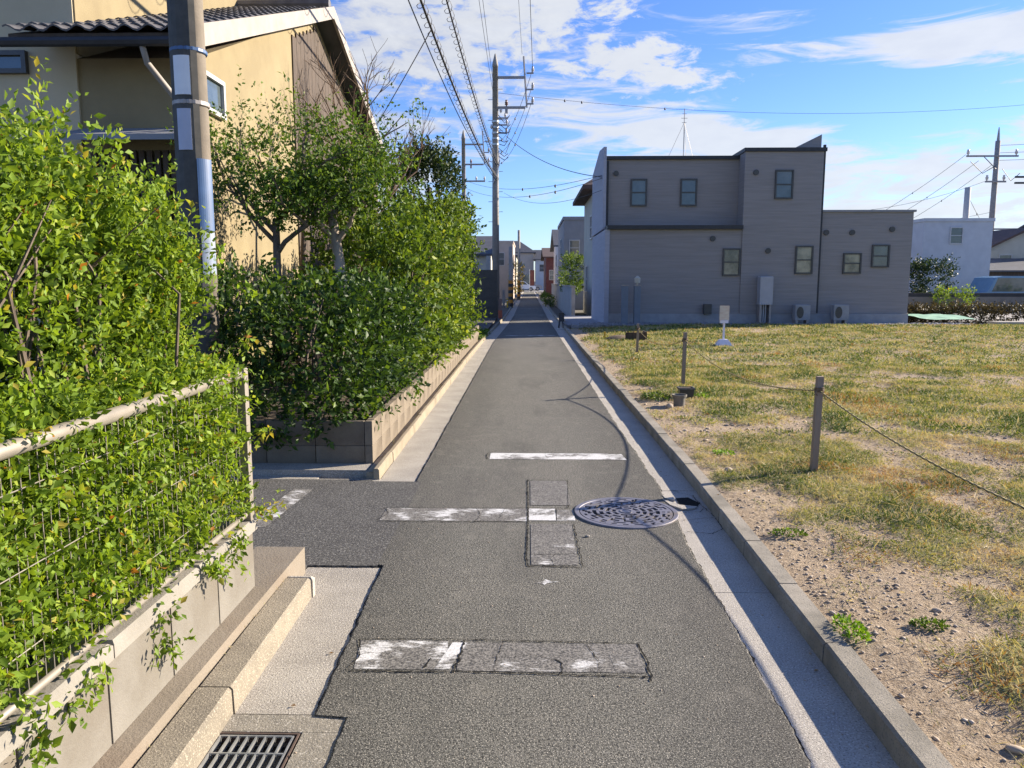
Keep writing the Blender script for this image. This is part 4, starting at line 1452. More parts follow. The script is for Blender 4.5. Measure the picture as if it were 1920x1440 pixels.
def insulator(mb, x, y, z, s=1.0, up=1):
    mb.lathe([(0.03*s, z), (0.03*s, z+0.06*s*up), (0.075*s, z+0.07*s*up), (0.05*s, z+0.12*s*up), (0.075*s, z+0.14*s*up), (0.04*s, z+0.2*s*up), (0.055*s, z+0.25*s*up)], x, y, 8)


def dress_far_pole(t, x, y, mirror=1):
    """square outrigger with three insulators, as on the lane's poles"""
    d = mirror
    zt_ = 11.0
    for nm, z in (('upper_arm', zt_-0.50), ('lower_arm', zt_-1.80)):
        MB().box(min(x, x+d*1.35), max(x, x+d*1.35), y-0.05, y+0.05, z, z+0.10).build(nm, STEEL, t)
    MB().tube([(x+d*1.27, y, zt_+0.45), (x+d*1.42, y, zt_-1.75)], 0.045, 6).build('end_post', STEEL, t)
    for k, z in enumerate((zt_-0.30, zt_-1.0, zt_-1.62)):
        MB().box(min(x+d*1.40, x+d*1.72), max(x+d*1.40, x+d*1.72), y-0.03, y+0.03, z, z+0.06).build('bracket', STEEL, t)
        m = MB()
        insulator(m, x+d*1.68, y, z+0.06, 1.0)
        m.build('insulator', PORC, t, smooth=True)
    m = MB()
    insulator(m, x+d*0.50, y, zt_-1.70, 1.1)
    m.build('insulator', mat('brown_porcelain', (0.20, 0.10, 0.07), (0.15, 0.08, 0.06), 8, 0.3), t, smooth=True)
    MB().box(x+d*0.50-0.06, x+d*0.50+0.06, y-0.06, y+0.06, zt_-2.0, zt_-1.70).build('arrester', STEEL, t)


p1 = pole(-1.50, 36.0, 11.0, 0.175, 0.125, 'tall grey utility pole left of the lane with square outrigger and coiled cables')
dress_far_pole(p1, -1.50, 36.0)
m = MB()
for (z, s_) in ((8.75, 1), (8.45, 1), (8.1, 1)):
    m.box(-1.50, -0.95, 35.9, 35.95, z, z+0.06)
m.build('service_bracket', STEEL, p1)
for (x, z) in ((-1.05, 8.8), (-0.98, 8.5), (-1.0, 8.15), (-1.68, 8.3), (-1.25, 9.0)):
    m = MB()
    insulator(m, x, 35.92, z, 0.8)
    m.build('insulator', PORC, p1, smooth=True)
m = MB()
rl = random.Random(4)
for k in range(11):
    z = 7.1+0.2*k*0.9
    a = (-1.36, 35.86, z)
    b = (-0.95+0.15*rl.random(), 35.86, z-0.1+0.5*rl.random())
    mid = ((a[0]+b[0])/2+0.05, 35.75, min(a[2], b[2])-0.35*rl.random())
    m.tube([a, mid, b], 0.016, 4)
m.build('jumper_cables', CABLE, p1)
m = MB()
for k in range(5):
    z = 7.6+0.25*k
    m.lathe([(0.165, z), (0.165, z+0.08)], -1.5, 36, 12)
m.build('bands', GALV, p1)
m = MB()
for k in range(14):
    z = 4.2+0.45*k
    d = 1 if k % 2 else -1
    m.tube([(-1.5+d*0.13, 36, z), (-1.5+d*0.33, 36, z)], 0.012, 4)
m.build('step_bolts', GALV, p1)
m = MB()
m.tube([(-1.36, 35.8, 7.4), (-1.30, 35.7, 6.9), (-1.42, 35.8, 6.3), (-1.62, 35.85, 5.9)], 0.03, 5)
m.build('riser_cable', BWHITE, p1)

p2 = pole(-4.35, 53.0, 10.9, 0.175, 0.125, 'distant utility pole with square outrigger seen left of the tall pole')
dress_far_pole(p2, -4.35, 53.0)
MB().box(-4.2, -2.9, 52.9, 53.0, 8.1, 8.2).build('cross_arm', STEEL, p2)
m = MB()
for q in (-3.5, -2.95):
    m = MB()
    insulator(m, q, 52.95, 8.2, 1.0)
    m.build('insulator', PORC, p2, smooth=True)

# right hand pole
px_, py_ = 32.1, 55.0
p3 = pole(px_, py_, 11.0, 0.21, 0.16, 'grey utility pole with several crossarms beyond the houses on the right', cap=False)
MB().lathe([(0.10, 11.0), (0.07, 11.5), (0.03, 11.9)], px_, py_, 8).build('top_pin', STEEL, p3)
for (z, a, b) in ((9.75, -2.2, 1.3), (8.05, -0.8, 0.9), (4.35, -2.2, 1.6), (2.9, -1.6, 1.9)):
    z += 0.6 if z < 5 else 0
for (z, a, b) in ((9.9, -2.2, 1.3), (8.2, -0.8, 0.6), (5.0, -2.3, 2.4), (3.6, -1.6, 2.0)):
    MB().box(px_+a, px_+b, py_-0.30, py_-0.20, z, z+0.11).build('cross_arm', STEEL, p3)
    for q in (a+0.1, b-0.15):
        m = MB()
        insulator(m, px_+q, py_-0.25, z+0.11, 1.5)
        m.build('insulator', PORC, p3, smooth=True)
MB().tube([(px_-1.0, py_-0.25, 9.9), (px_-0.15, py_-0.25, 9.1)], 0.03, 5).build('brace', STEEL, p3)
for z in (8.1, 8.5):
    MB().box(px_+1.2, px_+3.2, py_-0.35, py_-0.2, z, z+0.12).build('switch', CABLE, p3)
m = MB()
for (a, b, z) in ((-1.9, -0.2, 8.8), (0.3, 1.5, 8.3), (-1.9, -0.2, 2.5), (0.2, 2.0, 3.4), (1.6, 2.6, 4.3)):
    m.tube([(px_+a, py_-0.25, z+0.8), (px_+(a+b)/2, py_-0.3, z), (px_+b, py_-0.25, z+0.5)], 0.025, 4)
m.build('jumper_cables', CABLE, p3)
p4 = pole(27.0, 49.0, 7.2, 0.19, 0.17, 'shorter pale pole with a flat top beside the distant white building', mat('pale_pole', (0.45, 0.44, 0.43), (0.38, 0.37, 0.36), 6, 0.8), cap=False)

WG = 'overhead wires'


def wire(name, a, b, sag, r, label, n=40, nodes=(), hang=None):
    t = thing(name, a, label, 'wire', WG)
    pts = catenary(a, b, sag, n)
    MB().tube(pts, r*0.82, 5).build('cable', CABLE, t)
    for f_ in nodes:
        p = pts[int(f_*n)]
        MB().lathe([(0.015, p.z-0.08), (0.04, p.z-0.05), (0.03, p.z+0.02), (0.015, p.z+0.04)], p.x, p.y, 6).build('wire_marker', CABLE, t)
    if hang:
        rad, pitch = hang
        L = sum((pts[i+1]-pts[i]).length for i in range(n))
        turns = int(L/pitch)
        hp = []
        per = 8
        for k in range(turns*per+1):
            u = k/(turns*per)*n
            i = min(int(u), n-1)
            p = pts[i].lerp(pts[i+1], u-i)
            ph_ = 2*math.pi*k/per
            hp.append(p+Vector((math.cos(ph_)*rad, 0, math.sin(ph_)*rad-rad*0.6)))
        MB().tube(hp, 0.0065, 3, cap=False).build('spiral_hanger', CABLE, t)
    return t


# towards the viewer from the tall pole; they end on the near pole and on the next one behind the viewer
def thru(a, px, py, Yt):
    """point at distance Yt so that the wire leaving a passes over the lane as seen"""
    return None


wire('power_cable', (-1.42, 36, 6.15), (-2.02, 3.0, 7.2), 0.75, 0.030, 'thick black cable with spiral hangers, left of the two coiled cables', hang=(0.085, 0.42))
wire('power_cable', (-1.38, 36, 6.75), (-1.62, 3.0, 7.6), 0.65, 0.022, 'grey cable with spiral hangers, right of the two coiled cables', hang=(0.085, 0.42))
wire('wire', (-1.50, 36, 6.4), (-2.25, 3.0, 7.3), 1.0, 0.014, 'thin plain wire running left of the coiled cables')
wire('wire', (-1.62, 36, 10.0), (-1.45, 6.0, 11.5), 0.35, 0.010, 'left of the two thin wires running straight up from the tall pole top')
wire('wire', (-1.56, 36, 10.1), (-1.25, 6.0, 11.5), 0.35, 0.010, 'right of the two thin wires running straight up from the tall pole top')
wire('wire', (-0.30, 36, 11.55), (-0.60, 6.0, 12.2), 0.3, 0.009, 'faint high wire reaching the tip of the outrigger post')
wire('wire', (0.17, 36, 11.0), (-0.30, 6.0, 12.2), 0.3, 0.014, 'high wire ending on the top insulator of the outrigger')
for k, (zz, xx) in enumerate(((10.9, 0.17), (10.2, 0.17), (9.6, 0.17))):
    wire('wire', (xx, 36, zz), (-2.7, 53, zz), 1.3, 0.013, ['uppermost', 'middle', 'lowest'][k]+' of three wires falling from the tall pole to the distant pole', nodes=(0.3, 0.6), n=30)
wire('wire', (-1.5, 36, 9.9), (30.0, 42.0, 11.0), 0.9, 0.009, 'long thin wire crossing the whole sky to the right of the tall pole', nodes=(0.1, 0.14, 0.25))
wire('wire', (-1.0, 36, 8.0), (2.38, 25.2, 4.78), 0.35, 0.015, 'service wire falling from the tall pole to the corner of the grey house')
wire('wire', (-4.2, 53, 8.2), (2.36, 25.3, 4.85), 0.5, 0.011, 'upper of two faint wires from the distant pole to the grey house corner', nodes=(0.6, 0.8))
wire('wire', (-4.2, 53, 7.7), (2.36, 25.2, 4.75), 0.6, 0.011, 'lower of two faint wires from the distant pole to the grey house corner', nodes=(0.65, 0.8))
wire('wire', (-1.80, 14.9, 6.1), (-3.45, 17.8, 4.9), 0.02, 0.012, 'short service wire reaching from the coiled cable to the yellow house gable')
wire('wire', (2.38, 25.3, 4.4), (-1.4, 45, 6.5), 0.5, 0.010, 'thin wire from the grey house corner sagging behind the tall pole')
for k, (z, x) in enumerate(((10.1, -2.1), (9.7, -1.2), (9.4, -0.3))):
    wire('wire', (px_+x, py_, z), (20.0+k*1.7, 70.0, 2.8), 1.2, 0.017, ['leftmost', 'middle', 'rightmost'][k]+' of three slanting wires left of the right hand pole', nodes=(0.2,))
wire('wire', (px_-0.7, py_, 8.3), (16.0, 52, 6.0), 0.8, 0.013, 'upper level wire leading left from the right hand pole', nodes=(0.6,))
wire('wire', (px_-0.2, py_, 6.2), (16.0, 52, 4.9), 0.5, 0.013, 'lower level wire leading left from the right hand pole', nodes=(0.4,))
wire('wire', (px_-0.2, py_, 4.9), (27.1, 49, 6.6), 0.1, 0.018, 'wire from the right hand pole to the shorter pale pole', nodes=(0.6,))
for k, z in enumerate((11.3, 10.8, 10.3, 8.3, 7.9)):
    wire('wire', (px_+(0 if k < 3 else 3.0), py_, z-0.6), (52, 50, z+1.2), 0.5, 0.016, ['first', 'second', 'third', 'fourth', 'fifth'][k]+' wire from the top leaving the right hand pole to the right')
wire('power_cable', (px_, py_, 3.1), (52, 50, 4.5), 0.2, 0.02, 'low coiled cable leaving the right hand pole to the right', hang=(0.10, 0.8))

# ------------------------------------------------------------------ buildings
def window(t, axis, a0, a1, z0, z1, plane, out, fm=FRAME, gm=GLASS, sill=False, mull=True):
    """window proud of the wall: axis 'x' -> spans x on a plane y=plane; axis 'y' -> spans y on a plane x=plane; out = +-1"""
    def bx(m, p0, p1, q0, q1, d0, d1):
        lo, hi = sorted((plane+out*d0, plane+out*d1))
        if axis == 'x':
            m.box(p0, p1, lo, hi, q0, q1)
        else:
            m.box(lo, hi, p0, p1, q0, q1)
    m = MB()
    w_ = 0.05
    bx(m, a0, a1, z1-w_, z1, 0.0, 0.06)
    bx(m, a0, a1, z0, z0+w_, 0.0, 0.06)
    bx(m, a0, a0+w_, z0+w_, z1-w_, 0.0, 0.06)
    bx(m, a1-w_, a1, z0+w_, z1-w_, 0.0, 0.06)
    if mull:
        zm = (z0+z1)/2
        bx(m, a0+w_, a1-w_, zm-0.02, zm+0.02, 0.0, 0.05)
    f_ = m.build('window', fm, t)
    m = MB()
    bx(m, a0+w_, a1-w_, z0+w_, z1-w_, 0.004, 0.02)
    m.build('pane', gm, f_)
    if sill:
        m = MB()
        bx(m, a0-0.03, a1+0.03, z0-0.05, z0-0.003, 0.0, 0.09)
        m.build('sill', fm, f_)
    return f_


def vent(t, x, y, z, r=0.09):
    m = MB()
    n = 12
    for yy in (y, y-0.05):
        for j in range(n):
            a = 2*math.pi*j/n
            m.v.append((x+r*math.cos(a), yy, z+r*math.sin(a)))
    m.f.append(list(range(n)))
    m.f.append([n+k for k in range(n)][::-1])
    for j in range(n):
        q = (j+1) % n
        m.f.append([j, n+j, n+q, q])
    m.build('vent', FRAME, t)


# grey house: front plane Y=26 facing the lot
gh = thing('house', (8.0, 28.5, 0), 'grey sided two storey house with flat roof, black eave band and low right wing', 'house')
HB = 31.0
MB().box(2.70, 7.10, 26.0, HB, 0.42, 3.20).build('wall', SIDING, gh)
MB().box(2.62, 7.06, 26.7, HB-0.1, 3.20, 5.55).build('wall', SIDING, gh)
MB().box(7.062, 9.60, 25.96, HB+0.02, 0.42, 5.68).build('wall', SIDING, gh)
MB().box(9.602, 12.68, 26.1, 30.0, 0.42, 3.76).build('wall', SIDING, gh)
MB().box(2.68, 7.07, 25.97, HB, -0.1, 0.418).build('foundation', FOUND, gh)
MB().box(7.072, 12.66, 25.98, HB, -0.1, 0.418).build('foundation', FOUND, gh)
MB().box(2.60, 7.058, 25.85, 26.69, 3.205, 3.33).build('lower_eave', TRIM, gh)
MB().box(2.55, 7.05, 26.6, HB, 5.552, 5.66).build('roof', TRIM, gh)
MB().box(7.02, 9.68, 25.90, HB+0.1, 5.682, 5.80).build('roof', TRIM, gh)
MB().box(9.69, 12.74, 26.04, 30.1, 3.762, 3.83).build('roof', BGREY, gh)
# side parapets that rise above the roof
MB().prism([(26.55, 3.25), (26.55, 5.95), (28.2, 6.08), (HB+0.1, 5.6), (HB+0.1, 3.25)], 'x', 2.52, 2.615).build('side_wall', SIDING_B, gh)
MB().box(2.54, 2.695, 25.95, HB, 0.0, 3.2).build('side_wall', SIDING_B, gh)
MB().prism([(8.65, 5.802), (9.66, 5.802), (9.66, 6.30), (9.40, 6.16)], 'y', 26.4, 30.5).build('parapet', SIDING, gh)
MB().box(9.604, 9.67, 25.99, 26.09, 0.45, 5.9).build('downpipe', TRIM, gh)
MB().box(2.62, 2.70, 26.60, 26.695, 3.35, 5.5).build('downpipe', TRIM, gh)
window(gh, 'x', 3.45, 4.0, 4.02, 4.92, 26.7, -1)
window(gh, 'x', 5.12, 5.68, 4.02, 4.92, 26.7, -1)
window(gh, 'x', 8.05, 8.64, 4.17, 5.10, 25.96, -1)
window(gh, 'x', 6.45, 7.03, 1.68, 2.58, 26.0, -1, gm=GLASSY)
window(gh, 'x', 8.82, 9.40, 1.74, 2.66, 25.96, -1, gm=GLASSY)
window(gh, 'x', 10.45, 11.05, 1.75, 2.43, 26.1, -1, gm=GLASSY)
window(gh, 'x', 11.38, 11.96, 1.96, 2.70, 26.1, -1)
for (x, y, z) in ((2.95, 26.7, 5.1), (7.42, 25.96, 5.02), (7.92, 25.96, 2.5), (9.85, 26.1, 3.1), (10.7, 26.1, 3.1), (12.0, 26.1, 3.2), (6.1, 26.0, 2.9)):
    vent(gh, x, y, z)
MB().tube([(5.54, 28.5, 5.66), (5.54, 28.5, 7.58)], 0.013, 6).build('antenna', STEEL, gh)
m = MB()
for (z, L) in ((7.25, 0.22), (7.4, 0.16), (7.1, 0.16)):
    m.tube([(5.54-L*0.5, 28.5, z), (5.54+L*0.5, 28.5, z)], 0.007, 4)
for a in (0.4, -0.55, 0.1):
    m.tube([(5.54, 28.5, 7.1), (5.54+a*1.1, 28.5+0.4*abs(a), 5.7)], 0.006, 4)
m.build('antenna_stay', STEEL, gh)
wh = thing('water_heater', (7.85, 25.8, 0.4), 'tall white water heater cabinet against the grey house wall', 'water heater')
MB().bbox(7.60, 8.02, 25.55, 25.90, 0.74, 1.66, 0.02).build('cabinet', mat('cabinet_grey', (0.40, 0.41, 0.43), (0.34, 0.35, 0.37), 3, 0.6), wh)
MB().box(7.62, 7.68, 25.6, 25.9, 0.05, 0.738).build('leg', STEEL, wh)
MB().box(7.94, 8.00, 25.6, 25.9, 0.05, 0.738).build('leg', STEEL, wh)
m = MB()
for k in range(3):
    m.tube([(7.72+0.07*k, 25.75, 0.738), (7.72+0.07*k, 25.75, 0.15)], 0.014, 5)
m.build('pipes', WHITE, wh)
for (x, lb) in ((8.95, 'air conditioner outdoor unit left of the downpipe at the grey house'), (10.2, 'air conditioner outdoor unit right of the downpipe at the grey house')):
    ac = thing('outdoor_unit', (x, 25.6, 0.17), lb, 'air conditioner', 'outdoor units along the grey house')
    MB().bbox(x-0.20, x+0.28, 25.45, 25.75, 0.24, 0.74, 0.02).build('casing', FOUND, ac)
    MB().prism([(x-0.13+0.11*math.cos(a)+0.08, 0.49+0.19*math.sin(a)) for a in np.linspace(0, 6.2, 18)], 'y', 25.43, 25.448).build('fan_grille', FRAME, ac)
    MB().box(x-0.18, x-0.10, 25.47, 25.73, 0.1, 0.238).build('foot', STEEL, ac)
    MB().box(x+0.17, x+0.25, 25.47, 25.73, 0.1, 0.238).build('foot', STEEL, ac)
for (x, y, h, lb) in ((3.15, 25.3, 1.35, 'slim blue grey gate post, left of the pair in front of the grey house'), (3.55, 25.3, 1.35, 'slim blue grey gate post, right of the pair in front of the grey house')):
    t = thing('gate_post', (x, y, 0), lb, 'post', 'gate posts by the grey house')
    MB().bbox(x-0.10, x+0.10, y-0.10, y+0.10, 0.05, h, 0.01).build('shaft', mat('blue_grey_post', (0.16, 0.20, 0.25), (0.13, 0.165, 0.21), 5, 0.6), t)
    MB().box(x-0.11, x+0.11, y-0.11, y+0.11, h+0.002, h+0.03).build('cap', STEEL, t)
t = thing('lamp', (3.62, 25.2, 1.38), 'small pale lantern standing on the right gate post', 'lantern')
MB().lathe([(0.03, 1.382), (0.03, 1.44), (0.09, 1.45), (0.10, 1.60), (0.02, 1.68)], 3.55, 25.3, 12).build('lantern_body', CREAM, t)
# gas meter like box low on the wall
t = thing('meter_box', (5.95, 25.9, 0.5), 'small dark meter box low on the grey wall behind the sign stand', 'meter box')
MB().bbox(5.85, 6.10, 25.8, 25.968, 0.42, 0.75, 0.01).build('case', FRAME, t)
tag(MB().box(1.35, 13.6, 23.2, 24.45, -0.05, 0.19).build('gravel_bed', GRAVEL), kind='structure')
tag(MB().box(1.25, 2.60, 24.46, 31, -0.05, 0.12).build('forecourt', mat('forecourt_concrete', (0.34, 0.35, 0.37), (0.28, 0.29, 0.31), 2, 0.9)), kind='structure')


# the grey house and what stands against it: built 26 m off in its own units, then set at its true distance and size
HS = 0.935
for nm in list(bpy.data.objects.keys()):
    o = bpy.data.objects[nm]
    if o.parent is None and (o is gh or o is wh or nm.startswith('outdoor_unit') or (nm.startswith('gate_post')) or nm.startswith('lantern') or nm.startswith('lamp') or nm.startswith('meter_box')):
        o.scale = (HS, HS, HS)
        o.location = (o.location.x*HS, 24.3+(o.location.y-26.0)*HS, 0.09+o.location.z*HS)


def simple_house(name, label, x0, x1, y0, y1, h, wm_, rm, roof='flat', rise=1.2, over=0.35, wins=(), cat='house', group='distant houses'):
    t = thing(name, ((x0+x1)/2, (y0+y1)/2, 0), label, cat, group)
    MB().box(x0, x1, y0, y1, -0.1, h).build('wall', wm_, t)
    o = over
    if roof == 'flat':
        MB().box(x0-0.06, x1+0.06, y0-0.06, y1+0.06, h+0.002, h+0.18).build('roof', rm, t)
    elif roof == 'gable_x':   # ridge along x
        ym = (y0+y1)/2
        MB().prism([(y0-o, h-0.1), (ym, h+rise), (y1+o, h-0.1), (y1+o, h+0.02), (ym, h+rise+0.14), (y0-o, h+0.02)], 'x', x0-o, x1+o).build('roof', rm, t)
        MB().prism([(y0, h+0.002), (y1, h+0.002), (ym, h+rise-0.05)], 'x', x0, x1).build('gable', wm_, t)
    elif roof == 'gable_y':
        xm = (x0+x1)/2
        MB().prism([(x0-o, h-0.1), (xm, h+rise), (x1+o, h-0.1), (x1+o, h+0.02), (xm, h+rise+0.14), (x0-o, h+0.02)], 'y', y0-o, y1+o).build('roof', rm, t)
        MB().prism([(x0, h+0.002), (x1, h+0.002), (xm, h+rise-0.05)], 'y', y0, y1).build('gable', wm_, t)
    elif roof == 'hip':
        m = MB()
        xm0, xm1 = x0+(x1-x0)*0.35, x1-(x1-x0)*0.35
        ym = (y0+y1)/2
        m.v = [(x0-o, y0-o, h+0.002), (x1+o, y0-o, h+0.002), (x1+o, y1+o, h+0.002), (x0-o, y1+o, h+0.002), (x0-o, y0-o, h+0.16), (x1+o, y0-o, h+0.16), (x1+o, y1+o, h+0.16), (x0-o, y1+o, h+0.16), (xm0, ym, h+rise), (xm1, ym, h+rise)]
        m.f = [[3, 2, 1, 0], [0, 1, 5, 4], [1, 2, 6, 5], [2, 3, 7, 6], [3, 0, 4, 7], [4, 5, 9, 8], [5, 6, 9], [6, 7, 8, 9], [7, 4, 8]]
        m.build('roof', rm, t)
    for wv in wins:
        axis, a0, a1, z0, z1 = wv[:5]
        if axis == 'x':
            window(t, 'x', a0, a1, z0, z1, y0, -1, fm=FRAMEW)
        elif axis == 'l':
            window(t, 'y', a0, a1, z0, z1, x0, -1, fm=FRAMEW)
        else:
            window(t, 'y', a0, a1, z0, z1, x1, 1, fm=FRAMEW)
    return t


simple_house('house', 'cream house with brown hipped roof just behind the grey house', 2.75, 7.2, 32.45, 38.6, 5.2, CREAM, ROOFB, 'hip', 1.7, 0.55,
             wins=(('l', 33.4, 34.4, 3.3, 4.3), ('l', 35.5, 36.5, 1.0, 2.2), ('x', 2.95, 3.2, 3.2, 4.0)), group='houses right of the lane')
simple_house('house', 'grey flat roofed house behind the cream house on the right', 2.0, 7.5, 44.0, 52.0, 4.9, BGREY, BGREY, 'flat', wins=(('x', 2.3, 2.9, 2.9, 3.8), ('l', 46, 47.5, 3, 4)), group='houses right of the lane')
simple_house('house', 'pale house with dark roof far along the right side of the lane', 2.3, 9.0, 60.0, 70.0, 4.2, BWHITE, ROOFG, 'gable_x', 1.4, wins=(('l', 62, 63.5, 2.6, 3.6), ('x', 2.8, 3.8, 2.3, 3.3)), group='houses right of the lane')
simple_house('house', 'dark red boarded house at the far right end of the lane', 1.8, 8.0, 78.0, 90.0, 3.9, BRED, ROOFB, 'gable_x', 1.0, wins=(('x', 2.1, 2.9, 1.6, 2.6),), group='houses right of the lane')
simple_house('house', 'white building beyond the end of the lane on the right', 1.2, 9.0, 126.0, 134.0, 5.0, BWHITE, ROOFG, 'gable_x', 1.5, wins=(('x', 1.8, 3.2, 3, 4.2), ('x', 5, 6.2, 3, 4.2)), group='houses at the end of the lane')
simple_house('house', 'dark roofed house at the end of the lane behind the parked cars', -6.0, 0.9, 127.0, 136.0, 6.0, BTAN, ROOFG, 'hip', 2.2, wins=(('x', -4.5, -3, 3, 4.4), ('x', -1.8, -0.5, 3, 4.4)), group='houses at the end of the lane')
simple_house('house', 'tan rendered house left of the lane in the distance', -7.0, -1.3, 66.0, 76.0, 4.7, BTAN, BTAN, 'flat', wins=(('x', -3.0, -2.0, 2.8, 3.9), ('r', 68, 69.5, 2.6, 3.8)), group='houses left of the lane')
simple_house('house', 'low cream house with slate roof behind the dark wall on the left', -8.0, -2.4, 44.0, 52.0, 3.0, CREAM, ROOFG, 'gable_x', 1.1, wins=(('x', -3.6, -2.8, 1.4, 2.5),), group='houses left of the lane')
simple_house('house', 'white house with reddish roof left of the tall pole', -10.5, -5.0, 56.0, 64.0, 4.2, BWHITE, ROOFB, 'gable_x', 1.3, wins=(('x', -7.0, -6.0, 2.6, 3.6),), group='houses left of the lane')
simple_house('house', 'pale house at the far left end of the lane', -8.0, -1.4, 92.0, 104.0, 4.4, CREAM, ROOFG, 'hip', 1.6, wins=(('x', -4, -2.6, 2.5, 3.6),), group='houses left of the lane')

# right hand background
simple_house('building', 'white flat roofed building right of the grey house', 21.5, 25.2, 43.0, 51.0, 4.7, BWHITE, BWHITE, 'flat', wins=(('x', 22.9, 23.6, 3.5, 4.4),), cat='building', group='houses beyond the lot')
simple_house('house', 'white gabled house at the right edge beyond the lot', 27.9, 32.6, 48.0, 57.0, 3.4, CREAM, ROOFB, 'gable_y', 1.2, wins=(('x', 28.6, 29.4, 1.9, 3.1), ('x', 30.2, 31.4, 1.9, 3.1)), group='houses beyond the lot')
simple_house('house', 'brown walled house between the white building and the gabled house', 26.5, 27.6, 50.0, 57.0, 3.6, BROWNW, ROOFB, 'flat', group='houses beyond the lot')
simple_house('house', 'slate roofed house far behind the right edge of the lot', 38.0, 46.0, 55.0, 64.0, 4.4, BWHITE, ROOFG, 'gable_x', 1.5, group='houses beyond the lot')
t = thing('boundary_wall', (22, 38, 0), 'long dark and tan boundary wall beyond the right end of the lot', 'wall')
MB().box(15.6, 48, 37.5, 37.7, -0.1, 0.75).build('lower_wall', mat('tan_wall', (0.30, 0.255, 0.20), (0.20, 0.17, 0.14), 1.2, 0.9), t)
MB().box(15.6, 48, 37.52, 37.68, 0.752, 0.93).build('wall_cap', mat('dark_cap', (0.07, 0.065, 0.06), (0.045, 0.042, 0.04), 1.2, 0.9), t)
t = thing('shed', (26, 45, 0), 'long low shed with grey metal roof in front of the gabled house', 'shed')
MB().box(25.4, 34, 44.2, 47.0, 0, 2.0).build('wall', BROWNW, t)
MB().prism([(44.0, 2.003), (47.2, 2.003), (47.2, 2.85), (44.0, 2.10)], 'x', 25.3, 34.2).build('roof', ROOFG, t)
tag(MB().box(13.6, 60, 25.6, 44, -0.06, 0.0).build('pavement', mat('pale_paving', (0.30, 0.28, 0.25), (0.22, 0.21, 0.19), 0.9, 0.9)), kind='structure')
# low bank of dark brush, green sheet, slab edge
t = thing('green_sheet', (14.2, 26.0, 0.2), 'pale green plastic sheet lying at the far right of the lot', 'sheet')
m = MB()
gn = 10
for j in range(gn+1):
    for i in range(gn+1):
        x = 12.9+1.7*i/gn
        y = 25.2+1.6*j/gn
        m.v.append((x, y, 0.27+0.10*j/gn+0.03*noise.noise(Vector((x*3, y*3, 0)))))
for j in range(gn):
    for i in range(gn):
        a = j*(gn+1)+i
        m.f.append([a, a+1, a+gn+2, a+gn+1])
m.build('sheet_cloth', GREENS, t)
tag(MB().box(14.6, 24.0, 24.2, 24.8, 0.0, 0.24).build('concrete_edge', CONC, loc=(16, 24.4, 0)), 'pale concrete edge bounding the lot at the right', 'kerb')
bk = thing('brush', (17, 29, 0), 'dark low brush behind the concrete edge on the right', 'bush')
S, O = sample_box_shell(3800, 13.6, 27, 27.6, 28.8, -0.1, 0.48, 0.2, amp=0.08)
foliage('foliage', leaf_mat('brush_leaf', [(0, (0.03, 0.03, 0.012)), (0.6, (0.075, 0.06, 0.028)), (1, (0.14, 0.11, 0.04))], 0.2), bk, [sprigs(S, O+np.array([0, 0, 0.5]), 9, 0.25, 0.09)])
for (x, lb) in ((20.0, 'yellow blooming bush by the boundary wall right of the grey house'), (25.5, 'small yellow green bush by the boundary wall farther right')):
    b_ = thing('bush', (x, 36.8, 0), lb, 'bush')
    S, O = sample_box_shell(260, x-0.7, x+0.7, 36.3, 37.3, 0, 1.1, 0.3)
    foliage('foliage', L_HEDGE, b_, [sprigs(S, O+np.array([0, 0, 0.5]), 8, 0.2, 0.09)])
for k, (x, lb) in enumerate(((19.3, 'dark shrub beside the white building, left one'), (20.6, 'dark shrub beside the white building, right one'))):
    b_ = thing('shrub', (x, 40, 0), lb, 'shrub')
    S, O = sample_box_shell(500, x-0.8, x+0.8, 39.3, 40.7, 0, 2.4, 0.5, amp=0.3)
    foliage('foliage', L_CONI, b_, [sprigs(S, O+np.array([0, 0, 0.5]), 8, 0.3, 0.12)])


